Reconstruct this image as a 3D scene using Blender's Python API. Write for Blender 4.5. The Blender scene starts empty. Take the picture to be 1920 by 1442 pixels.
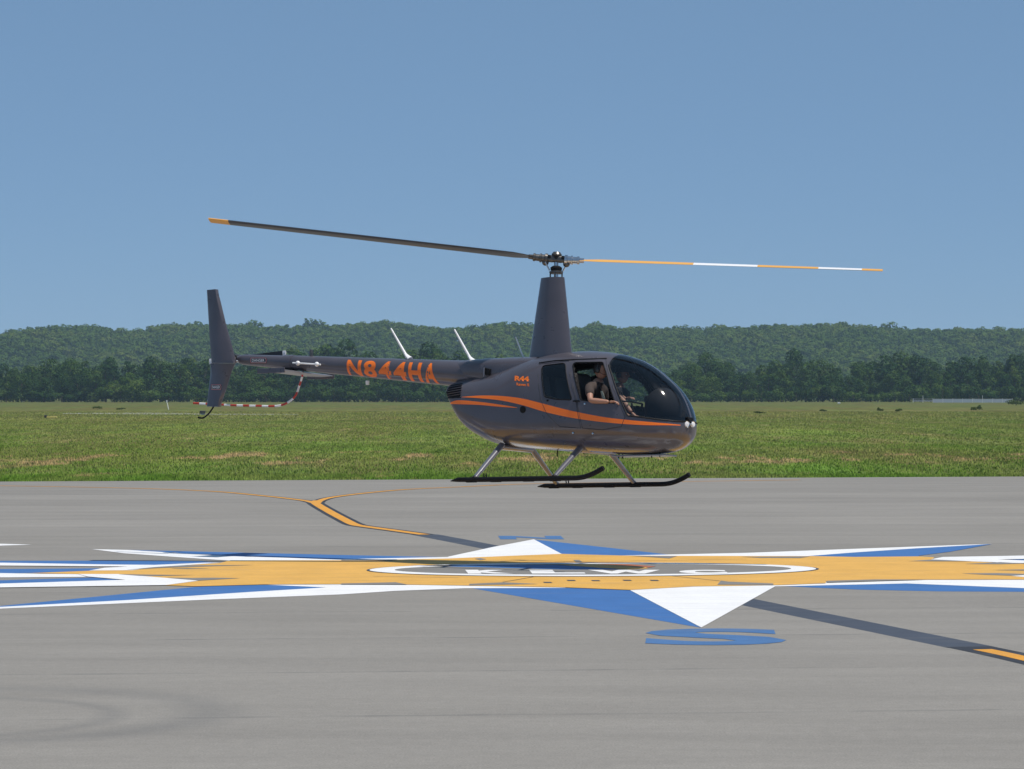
import bpy, bmesh, math, random
import numpy as np
from mathutils import Matrix, Vector
random.seed(7); np.random.seed(7)
R = math.radians
S = bpy.context.scene
COL = S.collection

# ------------------------------------------------------------------ camera
EYE = 2.45            # eye height above the apron, metres
FPX = 5600.0          # focal length in pixels of the 1920 px wide photograph
HOR = 740.0           # row of the horizon
cam_d = bpy.data.cameras.new('camera'); cam = bpy.data.objects.new('camera', cam_d); COL.objects.link(cam)
cam_d.sensor_width = 36.0; cam_d.lens = 36.0 * FPX / 1920.0
cam_d.shift_y = (HOR - 721.0) / 1920.0
cam_d.clip_start = 0.5; cam_d.clip_end = 20000
cam.location = (0, 0, EYE); cam.rotation_euler = (R(90), 0, 0)
S.camera = cam

# ------------------------------------------------------------------ light
SUN = Vector((0.345, -0.18, 0.92)).normalized()
sun_el = math.asin(SUN.z); sun_az = math.atan2(SUN.x, SUN.y)
w = bpy.data.worlds.new('World'); S.world = w; w.use_nodes = True
nt = w.node_tree; bg = nt.nodes['Background']
sky = nt.nodes.new('ShaderNodeTexSky'); sky.sky_type = 'NISHITA'; sky.sun_disc = False
sky.sun_elevation = sun_el; sky.sun_rotation = sun_az
sky.air_density = 0.5; sky.dust_density = 0.0; sky.ozone_density = 6.0; sky.altitude = 0
smx = nt.nodes.new('ShaderNodeMix'); smx.data_type = 'RGBA'; smx.inputs[0].default_value = 0.66      # an even blue summer sky
nt.links.new(sky.outputs[0], smx.inputs[6]); smx.inputs[7].default_value = (1.80, 3.14, 4.82, 1)
nt.links.new(smx.outputs[2], bg.inputs[0]); bg.inputs[1].default_value = 0.1
sl = bpy.data.lights.new('sun', 'SUN'); sl.energy = 4.4; sl.angle = R(0.55); sl.color = (1.0, 0.94, 0.86)
so = bpy.data.objects.new('sun', sl); COL.objects.link(so)
so.rotation_euler = (-SUN).to_track_quat('-Z', 'Y').to_euler(); so.location = SUN * 100
S.view_settings.view_transform = 'Standard'; S.view_settings.look = 'None'
S.view_settings.exposure = 0.0; S.view_settings.gamma = 1.0; S.view_settings.use_curve_mapping = False
S.render.engine = 'CYCLES'
S.cycles.max_bounces = 8; S.cycles.transparent_max_bounces = 16; S.cycles.volume_bounces = 1
S.cycles.volume_step_rate = 10

# ------------------------------------------------------------------ helpers: objects
def tag(o, label=None, cat=None, group=None, kind=None):
    if label: o['label'] = label
    if cat: o['category'] = cat
    if group: o['group'] = group
    if kind: o['kind'] = kind
    return o
def empty(name, loc=(0, 0, 0)):
    o = bpy.data.objects.new(name, None); o.location = loc; o.empty_display_size = 0.2
    COL.objects.link(o); return o
def link(name, me, mat=None, parent=None, smooth=False):
    if mat is not None:
        for m in (mat if isinstance(mat, (list, tuple)) else [mat]): me.materials.append(m)
    if smooth: me.polygons.foreach_set('use_smooth', np.ones(len(me.polygons), bool))
    o = bpy.data.objects.new(name, me); COL.objects.link(o)
    if parent: o.parent = parent
    return o
def mesh(name, V, Fc, mat=None, parent=None, smooth=False, mi=None):
    me = bpy.data.meshes.new(name); me.from_pydata([tuple(map(float, v)) for v in V], [], Fc)
    if mi is not None: me.polygons.foreach_set('material_index', np.array(mi, np.int32))
    me.update()
    return link(name, me, mat, parent, smooth)
def quick(name, V, K, k, mat, parent=None, col=None):
    """V (n,3), K (m,k) index array -> mesh with k-gons, quickly"""
    me = bpy.data.meshes.new(name); n, m = len(V), len(K)
    me.vertices.add(n); me.vertices.foreach_set('co', np.asarray(V, np.float32).ravel())
    me.loops.add(m * k); me.loops.foreach_set('vertex_index', np.asarray(K, np.int32).ravel())
    me.polygons.add(m); me.polygons.foreach_set('loop_start', np.arange(0, m * k, k, dtype=np.int32))
    me.polygons.foreach_set('loop_total', np.full(m, k, np.int32))
    if col is not None:
        a = me.attributes.new('tint', 'FLOAT', 'POINT'); a.data.foreach_set('value', np.asarray(col, np.float32))
    me.update(calc_edges=True)
    return link(name, me, mat, parent)

class MB:
    """collects simple shapes, builds ONE mesh object"""
    def __init__(s): s.V = []; s.F = []; s.mi = []; s.cur = 0
    def add(s, V, Fc):
        b = len(s.V); s.V += [tuple(v) for v in V]; s.F += [tuple(i + b for i in f) for f in Fc]; s.mi += [s.cur] * len(Fc); return s
    def box(s, c, d, rot=None):
        x, y, z = [k / 2 for k in d]
        P = [Vector((a * x, b * y, e * z)) for a in (-1, 1) for b in (-1, 1) for e in (-1, 1)]
        if rot is not None: P = [rot @ p for p in P]
        P = [p + Vector(c) for p in P]
        return s.add(P, [(0, 1, 3, 2), (4, 6, 7, 5), (0, 4, 5, 1), (2, 3, 7, 6), (0, 2, 6, 4), (1, 5, 7, 3)])
    def tube(s, path, rad, n=14, caps=True, sq=1.0):
        P = [Vector(p) for p in path]; m = len(P)
        if not hasattr(rad, '__len__'): rad = [rad] * m
        V = []; up = None
        for i, p in enumerate(P):
            t = (P[min(i + 1, m - 1)] - P[max(i - 1, 0)]).normalized()
            if up is None:
                up = Vector((0, 0, 1)) if abs(t.z) < .9 else Vector((1, 0, 0))
            a = t.cross(up).normalized(); b = a.cross(t).normalized(); up = b
            for k in range(n):
                q = 2 * math.pi * k / n
                V.append(p + a * (math.cos(q) * rad[i]) + b * (math.sin(q) * rad[i] * sq))
        Fc = [(i * n + k, i * n + (k + 1) % n, (i + 1) * n + (k + 1) % n, (i + 1) * n + k) for i in range(m - 1) for k in range(n)]
        if caps: Fc += [tuple(reversed(range(n))), tuple(range((m - 1) * n, m * n))]
        return s.add(V, Fc)
    def lathe(s, prof, c=(0, 0, 0), axis=(0, 0, 1), n=24):
        ax = Vector(axis).normalized(); a = ax.orthogonal().normalized(); b = ax.cross(a)
        V = []; m = len(prof)
        for r, h in prof:
            for k in range(n):
                q = 2 * math.pi * k / n
                V.append(Vector(c) + ax * h + a * (r * math.cos(q)) + b * (r * math.sin(q)))
        Fc = [(i * n + k, i * n + (k + 1) % n, (i + 1) * n + (k + 1) % n, (i + 1) * n + k) for i in range(m - 1) for k in range(n)]
        Fc += [tuple(reversed(range(n))), tuple(range((m - 1) * n, m * n))]
        return s.add(V, Fc)
    def ball(s, c, r, n=16, m=10):
        rx, ry, rz = r if hasattr(r, '__len__') else (r, r, r)
        V = [(c[0] + rx * math.sin(math.pi * i / m) * math.cos(2 * math.pi * k / n), c[1] + ry * math.sin(math.pi * i / m) * math.sin(2 * math.pi * k / n), c[2] + rz * math.cos(math.pi * i / m)) for i in range(m + 1) for k in range(n)]
        Fc = [(i * n + k, (i + 1) * n + k, (i + 1) * n + (k + 1) % n, i * n + (k + 1) % n) for i in range(m) for k in range(n)]
        return s.add(V, Fc)
    def build(s, name, mat, parent=None, smooth=True, bev=0):
        me = bpy.data.meshes.new(name)
        bm = bmesh.new(); vs = [bm.verts.new(v) for v in s.V]
        for f, mi in zip(s.F, s.mi):
            try: g = bm.faces.new([vs[i] for i in f]); g.material_index = mi
            except ValueError: pass
        bmesh.ops.remove_doubles(bm, verts=bm.verts, dist=1e-5)
        bmesh.ops.recalc_face_normals(bm, faces=bm.faces)
        bm.to_mesh(me); bm.free()
        o = link(name, me, mat, parent)
        if smooth:
            me.polygons.foreach_set('use_smooth', np.ones(len(me.polygons), bool))
            try: me.set_sharp_from_angle(angle=R(38))
            except Exception: pass
        if bev:
            b = o.modifiers.new('b', 'BEVEL'); b.width = bev; b.segments = 2; b.limit_method = 'ANGLE'
        return o

def catmull(P, n=8):
    P = [Vector(p) for p in P]; out = []
    for i in range(len(P) - 1):
        a = P[max(i - 1, 0)]; b = P[i]; c = P[i + 1]; d = P[min(i + 2, len(P) - 1)]
        for k in range(n):
            t = k / n
            out.append(0.5 * ((2 * b) + (c - a) * t + (2 * a - 5 * b + 4 * c - d) * t * t + (3 * b - a - 3 * c + d) * t ** 3))
    out.append(P[-1]); return out

# ------------------------------------------------------------------ helpers: materials
def srgb(r, g, b):
    f = lambda c: (c / 255 / 12.92) if c / 255 <= .04045 else ((c / 255 + .055) / 1.055) ** 2.4
    return (f(r), f(g), f(b), 1)
def mat(name, col=(.5, .5, .5), rough=.5, metal=0.0, coat=0.0, spec=.5, emit=None):
    m = bpy.data.materials.new(name); m.use_nodes = True
    b = m.node_tree.nodes['Principled BSDF']
    b.inputs['Base Color'].default_value = (*col[:3], 1); b.inputs['Roughness'].default_value = rough
    b.inputs['Metallic'].default_value = metal; b.inputs['Coat Weight'].default_value = coat
    b.inputs['Coat Roughness'].default_value = .06; b.inputs['Specular IOR Level'].default_value = spec
    return m
class NG:
    """tiny node graph helper"""
    def __init__(s, m): s.t = m.node_tree; s.b = s.t.nodes.get('Principled BSDF')
    def n(s, typ, **kw):
        x = s.t.nodes.new(typ)
        for k, v in kw.items(): setattr(x, k, v)
        return x
    def l(s, a, b): s.t.links.new(a, b)
    def pos(s, scale=(1, 1, 1), obj=False):
        if obj: src = s.n('ShaderNodeTexCoord').outputs['Object']
        else: src = s.n('ShaderNodeNewGeometry').outputs['Position']
        mp = s.n('ShaderNodeMapping'); mp.inputs['Scale'].default_value = scale; s.l(src, mp.inputs[0]); return mp.outputs[0]
    def noise(s, vec, scale, detail=4, rough=.55):
        x = s.n('ShaderNodeTexNoise'); x.inputs['Scale'].default_value = scale; x.inputs['Detail'].default_value = detail
        x.inputs['Roughness'].default_value = rough; s.l(vec, x.inputs['Vector']); return x.outputs['Fac']
    def ramp(s, fac, stops, interp='LINEAR'):
        x = s.n('ShaderNodeValToRGB'); cr = x.color_ramp; cr.interpolation = interp
        while len(cr.elements) < len(stops): cr.elements.new(.5)
        for e, (p, c) in zip(cr.elements, stops):
            e.position = p; e.color = (c, c, c, 1) if not hasattr(c, '__len__') else (*c[:3], 1)
        s.l(fac, x.inputs[0]); return x.outputs[0]
    def mix(s, fac, a, b, mode='MIX'):
        x = s.n('ShaderNodeMix', data_type='RGBA', blend_type=mode)
        for v, i in ((fac, 0), (a, 6), (b, 7)):
            if hasattr(v, 'is_linked'): s.l(v, x.inputs[i])
            else: x.inputs[i].default_value = v if not hasattr(v, '__len__') else (*v[:3], 1)
        return x.outputs[2]
    def math(s, op, a, b=0.0, clamp=False):
        x = s.n('ShaderNodeMath', operation=op); x.use_clamp = clamp
        for v, i in ((a, 0), (b, 1)):
            if hasattr(v, 'is_linked'): s.l(v, x.inputs[i])
            else: x.inputs[i].default_value = v
        return x.outputs[0]
    def bump(s, h, strength=.3, dist=.01):
        x = s.n('ShaderNodeBump'); x.inputs['Strength'].default_value = strength; x.inputs['Distance'].default_value = dist
        s.l(h, x.inputs['Height']); s.l(x.outputs[0], s.b.inputs['Normal'])

def wear(m, base, amt=.12, scale=3.0, bump=0.0, streak=(1, 1, 1)):
    g = NG(m); v = g.pos(streak); f = g.noise(v, scale, 6, .6)
    c = g.mix(1.0, base, g.ramp(f, [(0.3, 1 - amt), (0.7, 1 + amt * .0 + .0)]), 'MULTIPLY'); g.l(c, g.b.inputs['Base Color'])
    if bump: g.bump(g.noise(v, scale * 12, 3), bump, .003)
    return m

# ------------------------------------------------------------------ ground points
def gp(px, py, z=0.0):
    """the ground point that the photograph shows at (px, py)"""
    d = FPX * (EYE - z) / (py - HOR)
    return Vector(((px - 960) / FPX * d, d, z))

# ================================================================== SETTING
# --- asphalt
def asphalt_mat():
    m = mat('weathered_asphalt', (.2, .2, .2), .82, spec=.25); g = NG(m)
    p = g.pos()
    big = g.noise(p, .09, 5, .6); mid = g.noise(g.pos((.20, 1.0, 1)), 1.1, 6, .62); fine = g.noise(p, 9, 4, .7); grit = g.noise(p, 60, 2, .6)
    c = g.ramp(big, [(.3, (.224, .211, .190)), (.7, (.252, .238, .216))])
    c = g.mix(1.0, c, g.ramp(mid, [(.28, .88), (.72, 1.08)]), 'MULTIPLY')
    c = g.mix(1.0, c, g.ramp(fine, [(.25, .90), (.75, 1.08)]), 'MULTIPLY')
    c = g.mix(1.0, c, g.ramp(grit, [(.2, .70), (.8, 1.24)]), 'MULTIPLY')
    # paving lanes laid across the view, each a little different, and sealed joints between them
    sep = g.n('ShaderNodeSeparateXYZ'); g.l(p, sep.inputs[0])
    lane = g.math('DIVIDE', g.math('ADD', g.math('SUBTRACT', sep.outputs[1], g.math('ADD', g.math('MULTIPLY', sep.outputs[0], .095), .97)), g.math('MULTIPLY', g.noise(p, .35, 2), .12)), 3.66)
    cell = g.n('ShaderNodeTexWhiteNoise', noise_dimensions='1D'); g.l(g.math('FLOOR', lane), cell.inputs['W'])
    c = g.mix(1.0, c, g.ramp(cell.outputs['Value'], [(0, .94), (1, 1.04)]), 'MULTIPLY')
    fr = g.math('FRACT', lane); d = g.math('ABSOLUTE', g.math('SUBTRACT', fr, .5))
    joint = g.ramp(d, [(.484, 0.0), (.492, 1.0)])
    c = g.mix(g.math('MULTIPLY', joint, g.ramp(g.noise(p, 1.4, 4), [(.40, .05), (.62, .45)])), c, (.085, .085, .085))
    # rubbed tyre arcs
    for (cx, cy, rad, wd) in ((-4.22, 22.95, 1.90, .15), (-4.5, 22.7, 1.45, .07)):
        dx = g.math('SUBTRACT', sep.outputs[0], cx); dy = g.math('SUBTRACT', sep.outputs[1], cy)
        rr = g.math('SQRT', g.math('ADD', g.math('MULTIPLY', dx, dx), g.math('MULTIPLY', dy, dy)))
        band = g.ramp(g.math('DIVIDE', g.math('ABSOLUTE', g.math('SUBTRACT', rr, rad)), wd * 3), [(0.1, .8), (.85, 0)])
        c = g.mix(g.math('MULTIPLY', band, g.ramp(g.noise(p, .6, 3), [(.30, .26), (.6, .46)])), c, (.12, .12, .118))
    g.l(c, g.b.inputs['Base Color'])
    g.bump(grit, .35, .004)
    return m
M_ASPH = asphalt_mat()
eL = gp(0, 903); eR = gp(1920, 893.5); ed = (eR - eL).normalized()
A0 = eL - ed * 420; A1 = eR + ed * 420
V = [(-400, -60, 0), (400, -60, 0)] + [tuple(A1), tuple(A0)]
ap = mesh('apron', V + [(a, b, -.06) for a, b, _ in V], [(0, 1, 2, 3), (2, 6, 7, 3), (0, 3, 7, 4), (1, 5, 6, 2), (0, 4, 5, 1)], M_ASPH)
tag(ap, 'weathered grey asphalt apron with rubbed tyre arcs and lane joints', 'apron', kind='structure')

# --- field colour shared by the soil sheet and the blades
def field_color(g, p):
    sep = g.n('ShaderNodeSeparateXYZ'); g.l(p, sep.inputs[0])
    y = g.math('SUBTRACT', sep.outputs[1], g.math('MULTIPLY', sep.outputs[0], .185))     # distance, measured along the apron edge
    wob = g.math('MULTIPLY', g.math('SUBTRACT', g.noise(p, .03, 3), .5), 26)
    yy = g.math('ADD', y, wob)
    t = g.math('DIVIDE', g.math('LOGARITHM', g.math('DIVIDE', yy, 80.0), 10.0), 0.0)
    t = g.math('MULTIPLY', g.math('LOGARITHM', g.math('DIVIDE', yy, 80.0), math.e), 1 / math.log(1000 / 80.0), clamp=True)
    L = lambda d: math.log(d / 80.0) / math.log(1000 / 80.0)
    c = g.ramp(t, [(L(84), (0.117, 0.238, 0.033)), (L(100), (0.146, 0.262, 0.040)), (L(121), (0.202, 0.253, 0.060)), (L(140), (0.172, 0.282, 0.050)), (L(185), (0.225, 0.317, 0.065)),
                   (L(240), (0.247, 0.313, 0.073)), (L(262), (0.187, 0.253, 0.060)), (L(300), (0.247, 0.282, 0.075)), (L(430), (0.240, 0.253, 0.075)), (L(600), (0.157, 0.206, 0.057)), (L(900), (0.128, 0.182, 0.050))])
    n1 = g.noise(g.pos((1, .16, 1)), .22, 5, .65); n2 = g.noise(g.pos((1, .16, 1)), .9, 5, .7); n3 = g.noise(g.pos((1, .25, 1)), 5, 3, .7); n4 = g.noise(g.pos((.5, .2, 1)), .09, 3, .6)
    c = g.mix(g.ramp(n4, [(.40, 0), (.60, .6)]), c, (.130, .200, .040))
    c = g.mix(g.ramp(n1, [(.42, 0), (.62, .55)]), c, (.250, .235, .090))
    c = g.mix(1.0, c, g.ramp(n2, [(.30, .70), (.70, 1.34)]), 'MULTIPLY')
    c = g.mix(1.0, c, g.ramp(n3, [(.25, .76), (.75, 1.24)]), 'MULTIPLY')
    # scalped straw patches in two strips
    def strip(lo, hi, thr, vec, sc):
        a = g.math('DIVIDE', g.math('SUBTRACT', y, (lo + hi) / 2), (hi - lo) / 2)
        band = g.ramp(g.math('ABSOLUTE', a), [(.55, 1.0), (1.0, 0.0)])
        return g.math('MULTIPLY', band, g.ramp(g.noise(vec, sc, 5, .66), [(thr, 0.0), (thr + .06, 1.0)]))
    s1 = strip(102, 134, .53, g.pos((.9, .16, 1)), .42)
    s2 = strip(130, 300, .60, g.pos((.9, .10, 1)), .40)
    s3 = strip(86, 100, .60, g.pos((.9, .25, 1)), .45)
    straw = g.mix(n3, (.44, .27, .14), (.60, .42, .24))
    c = g.mix(g.math('MULTIPLY', s1, .85), c, straw); c = g.mix(g.math('MULTIPLY', s2, .55), c, (.46, .38, .18)); c = g.mix(g.math('MULTIPLY', s3, .6), c, straw)
    return c, g.math('MAXIMUM', s1, s3)
def soil_mat():
    m = mat('field_turf', (.1, .1, .05), .95, spec=.05); g = NG(m); p = g.pos()
    c, _ = field_color(g, p); far = g.noise(g.pos((1, .10, 1)), .12, 6, .7); c = g.mix(g.ramp(far, [(.42, 0), (.58, .75)]), c, (.200, .160, .060)); c = g.mix(g.ramp(g.noise(g.pos((1, .06, 1)), .30, 4, .7), [(.48, 0), (.62, .6)]), c, (.100, .150, .036)); c = g.mix(1.0, c, g.ramp(g.noise(g.pos((1, .12, 1)), .45, 5, .75), [(.3, .62), (.7, 1.20)]), 'MULTIPLY')
    g.l(g.mix(1.0, c, (.68, .68, .66), 'MULTIPLY'), g.b.inputs['Base Color'])
    g.bump(g.noise(p, 3, 5, .7), .5, .08); return m
def blade_mat():
    m = mat('grass_blades', (.1, .15, .04), .7, spec=.15); g = NG(m); p = g.pos()
    c, s = field_color(g, p); at = g.n('ShaderNodeAttribute', attribute_name='tint')
    c = g.mix(1.0, c, g.ramp(at.outputs['Fac'], [(0, (1.18, 1.22, 1.1)), (.6, (1.40, 1.40, 1.3)), (1, (1.65, 1.6, 1.5))]), 'MULTIPLY')
    g.t.nodes.remove(g.b); out = g.t.nodes['Material Output']; df = g.n('ShaderNodeBsdfDiffuse'); tr = g.n('ShaderNodeBsdfTranslucent'); mx = g.n('ShaderNodeMixShader'); mx.inputs[0].default_value = .25
    geo = g.n('ShaderNodeNewGeometry'); v1 = g.n('ShaderNodeVectorMath', operation='SCALE'); v1.inputs['Scale'].default_value = .35; g.l(geo.outputs['Normal'], v1.inputs[0])
    v2 = g.n('ShaderNodeVectorMath', operation='ADD'); g.l(v1.outputs[0], v2.inputs[0]); v2.inputs[1].default_value = (0, 0, .8); v3 = g.n('ShaderNodeVectorMath', operation='NORMALIZE'); g.l(v2.outputs[0], v3.inputs[0])
    g.l(v3.outputs[0], df.inputs['Normal']); g.l(c, df.inputs[0]); g.l(c, tr.inputs[0]); g.l(df.outputs[0], mx.inputs[1]); g.l(tr.outputs[0], mx.inputs[2]); g.l(mx.outputs[0], out.inputs[0]); return m
M_SOIL = soil_mat(); M_BLADE = blade_mat()
nx, ny = 40, 60
gx = np.linspace(-1, 1, nx); gy = np.concatenate([[-150, 0, 60], np.geomspace(78, 3540, ny - 3)])
V = [(x * min(2580, max(480, yy * 1.2)), yy, -.045) for yy in gy for x in gx]
K = [(j * nx + i, j * nx + i + 1, (j + 1) * nx + i + 1, (j + 1) * nx + i) for j in range(ny - 1) for i in range(nx - 1)]
tag(mesh('grass_field', V, K, M_SOIL), 'flat grass airfield beyond the apron reaching to the tree line', 'field', kind='structure')

def blades(name, d0, d1, dens, h0, h1, wd, label, half=0.19, edge=False):
    """loose grass blades between two distances from the eye"""
    area = (d1 ** 2 - d0 ** 2) * half
    n = int(area * dens)
    d = np.sqrt(np.random.rand(n) * (d1 ** 2 - d0 ** 2) + d0 ** 2); x = (np.random.rand(n) * 2 - 1) * half * d; y = d
    q = (y - eL.y) - (x - eL.x) * ed.y / ed.x
    k = q > (np.random.rand(n) ** 3 * .5 - .12) if edge else q > .1
    x, y = x[k], y[k]; n = len(x)
    cl = np.sin(x * 1.7 + np.sin(y * .9) * 2) * np.sin(y * .8 + np.sin(x * .6) * 3) * .13 + .95
    h = (h0 + (h1 - h0) * np.random.rand(n) ** 2) * cl; a = np.random.rand(n) * math.pi; ln = (np.random.rand(n, 2) - .5) * h[:, None] * 1.1
    ww = wd * (.6 + .8 * np.random.rand(n)) / 2
    V = np.zeros((n, 3, 3)); V[:, 0] = np.stack([x - np.cos(a) * ww, y - np.sin(a) * ww, np.full(n, -.05)], 1)
    V[:, 1] = np.stack([x + np.cos(a) * ww, y + np.sin(a) * ww, np.full(n, -.05)], 1)
    V[:, 2] = np.stack([x + ln[:, 0], y + ln[:, 1], h], 1)
    t = np.random.rand(n) ** 1.5
    col = np.stack([t * .4, t * .4, t], 1).ravel()
    o = quick(name, V.reshape(-1, 3), np.arange(n * 3).reshape(-1, 3), 3, M_BLADE, None, col)
    tag(o, label, 'grass', kind='stuff')
blades('grass', 78, 92, 260, .02, .075, .026, 'dense green grass growing along the far edge of the apron', .2, True)
blades('grass', 92, 150, 30, .015, .055, .04, 'mown grass with straw patches in the nearer field', .19)
blades('grass', 150, 290, 8, .02, .05, .06, 'short grass in the middle of the field', .19)
blades('grass', 290, 440, 2.2, .03, .08, .11, 'rougher grass farther out in the field', .19)

# --- pale far strips (runway edge, mown track)
M_PALE = wear(mat('pale_concrete', (.32, .32, .24), .9), (.32, .32, .24), .5, .25)
def strip(name, pts, m, z, label=None, parent=None, cat=None):
    V = [gp(a, b) for a, b in pts]; V = [(v.x, v.y, z) for v in V]
    return mesh(name, V, [tuple(range(len(V)))], m, parent)
o = strip('runway', [(118, 774.2), (270, 773.2), (345, 774), (400, 775.4), (560, 776), (561, 777), (380, 777), (300, 776.6), (118, 775.6)], M_PALE, -.03)
tag(o, 'thin pale strip of distant runway crossing the grass at the left', 'runway', kind='structure')

# --- painted markings --------------------------------------------------------------
def paint(name, col, rough=.6, amt=.16, scuff=.42):
    m = mat(name, col, rough, spec=.3); g = NG(m); p = g.pos()
    f = g.noise(p, 1.6, 6, .65); f2 = g.noise(p, 24, 4, .7); st = g.noise(g.pos((.5, 3, 1)), 1.1, 4, .6)
    c = g.mix(1.0, col, g.ramp(f, [(.3, 1 - amt), (.7, 1.03)]), 'MULTIPLY'); c = g.mix(1.0, c, g.ramp(st, [(.3, 1 - amt * .6), (.6, 1.0)]), 'MULTIPLY')
    c = g.mix(g.ramp(f2, [(.66, 0), (.80, .55)]), c, (.2, .2, .2))
    c = g.mix(1.0, c, g.ramp(g.noise(p, 60, 2, .6), [(.25, .80), (.7, 1.05)]), 'MULTIPLY')
    sc_ = g.noise(g.pos((.14, 1.4, 1)), 2.2, 6, .7)                       # scuffs dragged along the lanes
    c = g.mix(g.ramp(sc_, [(.56, 0), (.74, scuff)]), c, (.20, .195, .185))
    g.l(c, g.b.inputs['Base Color']); g.bump(f2, .25, .003); return m
P_FADE = paint('faded_blue_paint', (.07, .17, .37), .7, .2, .8); P_WHITE = paint('white_paint', (.80, .80, .80), .65, .08, .22); P_BLUE = paint('blue_paint', (.05, .155, .40), .65, .12)
P_GOLD = paint('gold_paint', (.72, .405, .085), .65, .14); P_DARK = paint('dark_seal', (.062, .072, .095), .65, .14); P_BLACK = paint('black_paint', (.035, .035, .04), .6)
P_ORNG = paint('orange_line_paint', (.72, .33, .03), .6, .12); P_RED = paint('red_paint', (.45, .12, .03), .6)
P_GREY = paint('bare_asphalt_gap', (.21, .205, .195), .9, .12)
rose = empty('compass_rose', (1.1, 41.7, 0)); tag(rose, 'compass rose painted on the apron in gold, white and blue', 'ground marking', kind='structure')
def flat(name, pts, m, lev, parent=rose):
    """flat painted patch, traced on the ground; lev = coat number (4 mm each)"""
    off = parent.location if parent else Vector((0, 0, 0))
    V = [gp(a, b) for a, b in pts]
    bm = bmesh.new(); vs = [bm.verts.new((v.x - off.x, v.y - off.y, .0016 * lev)) for v in V]
    f = bm.faces.new(vs); bmesh.ops.triangulate(bm, faces=[f]); bmesh.ops.recalc_face_normals(bm, faces=bm.faces)
    for f in bm.faces:
        if f.normal.z < 0: f.normal_flip()
    me = bpy.data.meshes.new(name); bm.to_mesh(me); bm.free()
    return link(name, me, m, parent)
W_, B_, G_, A_ = P_WHITE, P_BLUE, P_GOLD, P_GREY
# north west ray
flat('blue_ray', [(200, 1030.3), (640, 1040.8), (860, 1045.3), (860, 1047.3), (640, 1049.5), (430, 1046)], B_, 1)
flat('white_ray', [(172, 1030), (240, 1031.5), (430, 1043), (630, 1049), (845, 1044.6), (1060, 1040), (1060, 1043), (840, 1048.5), (640, 1052), (430, 1051.5), (333, 1045), (233, 1037.8)], W_, 2)
# north ray
flat('blue_ray', [(1001, 1011.7), (1140, 1027), (1274, 1042.3), (1274, 1044), (1053, 1044)], B_, 1)
flat('white_ray', [(1001, 1011.7), (1053, 1039), (1053, 1046), (836, 1048), (840, 1044.4), (925, 1026)], W_, 3)
# north east ray
flat('white_ray', [(1862, 1019.9), (1600, 1029.5), (1400, 1037), (1163, 1042), (1163, 1046), (1530, 1046), (1519, 1042.8), (1720, 1029.5)], W_, 2)
flat('blue_ray', [(1860, 1020.6), (1720, 1028.5), (1600, 1036.5), (1510, 1043.5), (1530, 1048), (1725, 1046), (1722, 1042.6), (1781, 1035)], B_, 3)
# south east ray
flat('blue_ray', [(1460, 1099.0), (1700, 1093.6), (2200, 1107), (2200, 1114), (1920, 1109.8), (1758, 1109), (1604, 1105.5)], B_, 1)
flat('white_ray', [(1440, 1100.2), (1440, 1095), (1740, 1085), (1920, 1086), (2180, 1104), (2190, 1112.5), (1920, 1103.2), (1700, 1094.4)], W_, 2)
# south ray
flat('blue_ray', [(885, 1099), (885, 1103.2), (1073, 1135.6), (1315, 1177.3), (1183, 1104), (1050, 1098)], B_, 1)
flat('white_ray', [(1180, 1106.5), (1315, 1177.3), (1455, 1099.2), (1455, 1094), (1180, 1096)], W_, 3)
# south west ray
flat('blue_ray', [(-380, 1154), (0, 1136.6), (367, 1100.7), (500, 1095), (625, 1098), (625, 1103), (233, 1128), (0, 1140)], B_, 1)
flat('white_ray', [(-380, 1154.6), (0, 1138.5), (233, 1126), (467, 1110.5), (612, 1101.9), (495, 1096.6), (640, 1094), (873, 1096), (1060, 1098), (1060, 1102.8), (873, 1103.4), (740, 1108.4), (640, 1115), (400, 1124.4), (0, 1141.8)], W_, 2)
# west ray and its feathers
flat('blue_ray', [(-600, 1050), (0, 1051.8), (330, 1051.3), (372, 1052.5), (402, 1054.8), (300, 1062), (0, 1057), (-600, 1054)], B_, 1)
flat('white_ray', [(-600, 1054), (0, 1056.2), (210, 1059.7), (290, 1060.4), (385, 1056.2), (412, 1056.4), (345, 1061), (300, 1064), (248, 1070.4), (167, 1071), (196, 1065.8), (240, 1063.4), (0, 1061.6), (-600, 1058)], W_, 6)
flat('blue_ray', [(-500, 1064), (0, 1067.2), (187, 1065.8), (170, 1071), (0, 1076), (-500, 1070)], B_, 1)
flat('white_ray', [(-500, 1070), (0, 1075.2), (60, 1076.2), (149, 1077.2), (162, 1082.3), (0, 1083.3), (-500, 1078)], W_, 3)
flat('blue_ray', [(-500, 1084), (0, 1088.3), (150, 1083.8), (175, 1083.2), (240, 1088.4), (0, 1096), (-500, 1094)], B_, 1)
flat('white_ray', [(-500, 1094), (0, 1095.6), (236, 1088.4), (163, 1082.2), (147, 1077.5), (222, 1077.6), (373, 1090), (312, 1098.2), (0, 1102.8), (-500, 1108)], W_, 6)
# east ray
flat('white_ray', [(1745, 1050), (1768, 1045.5), (1920, 1042.8), (2300, 1041), (2300, 1046), (1920, 1049.2), (1870, 1050), (1920, 1052), (2250, 1056), (2250, 1061), (1912, 1057), (1800, 1053)], W_, 6)
flat('blue_ray', [(1868, 1050.2), (1920, 1048.6), (2300, 1045.6), (2300, 1054), (1925, 1052.4)], B_, 1)
flat('white_ray', [(1896, 1081), (1925, 1079.5), (2250, 1076), (2250, 1084), (1920, 1083)], W_, 6)
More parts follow.
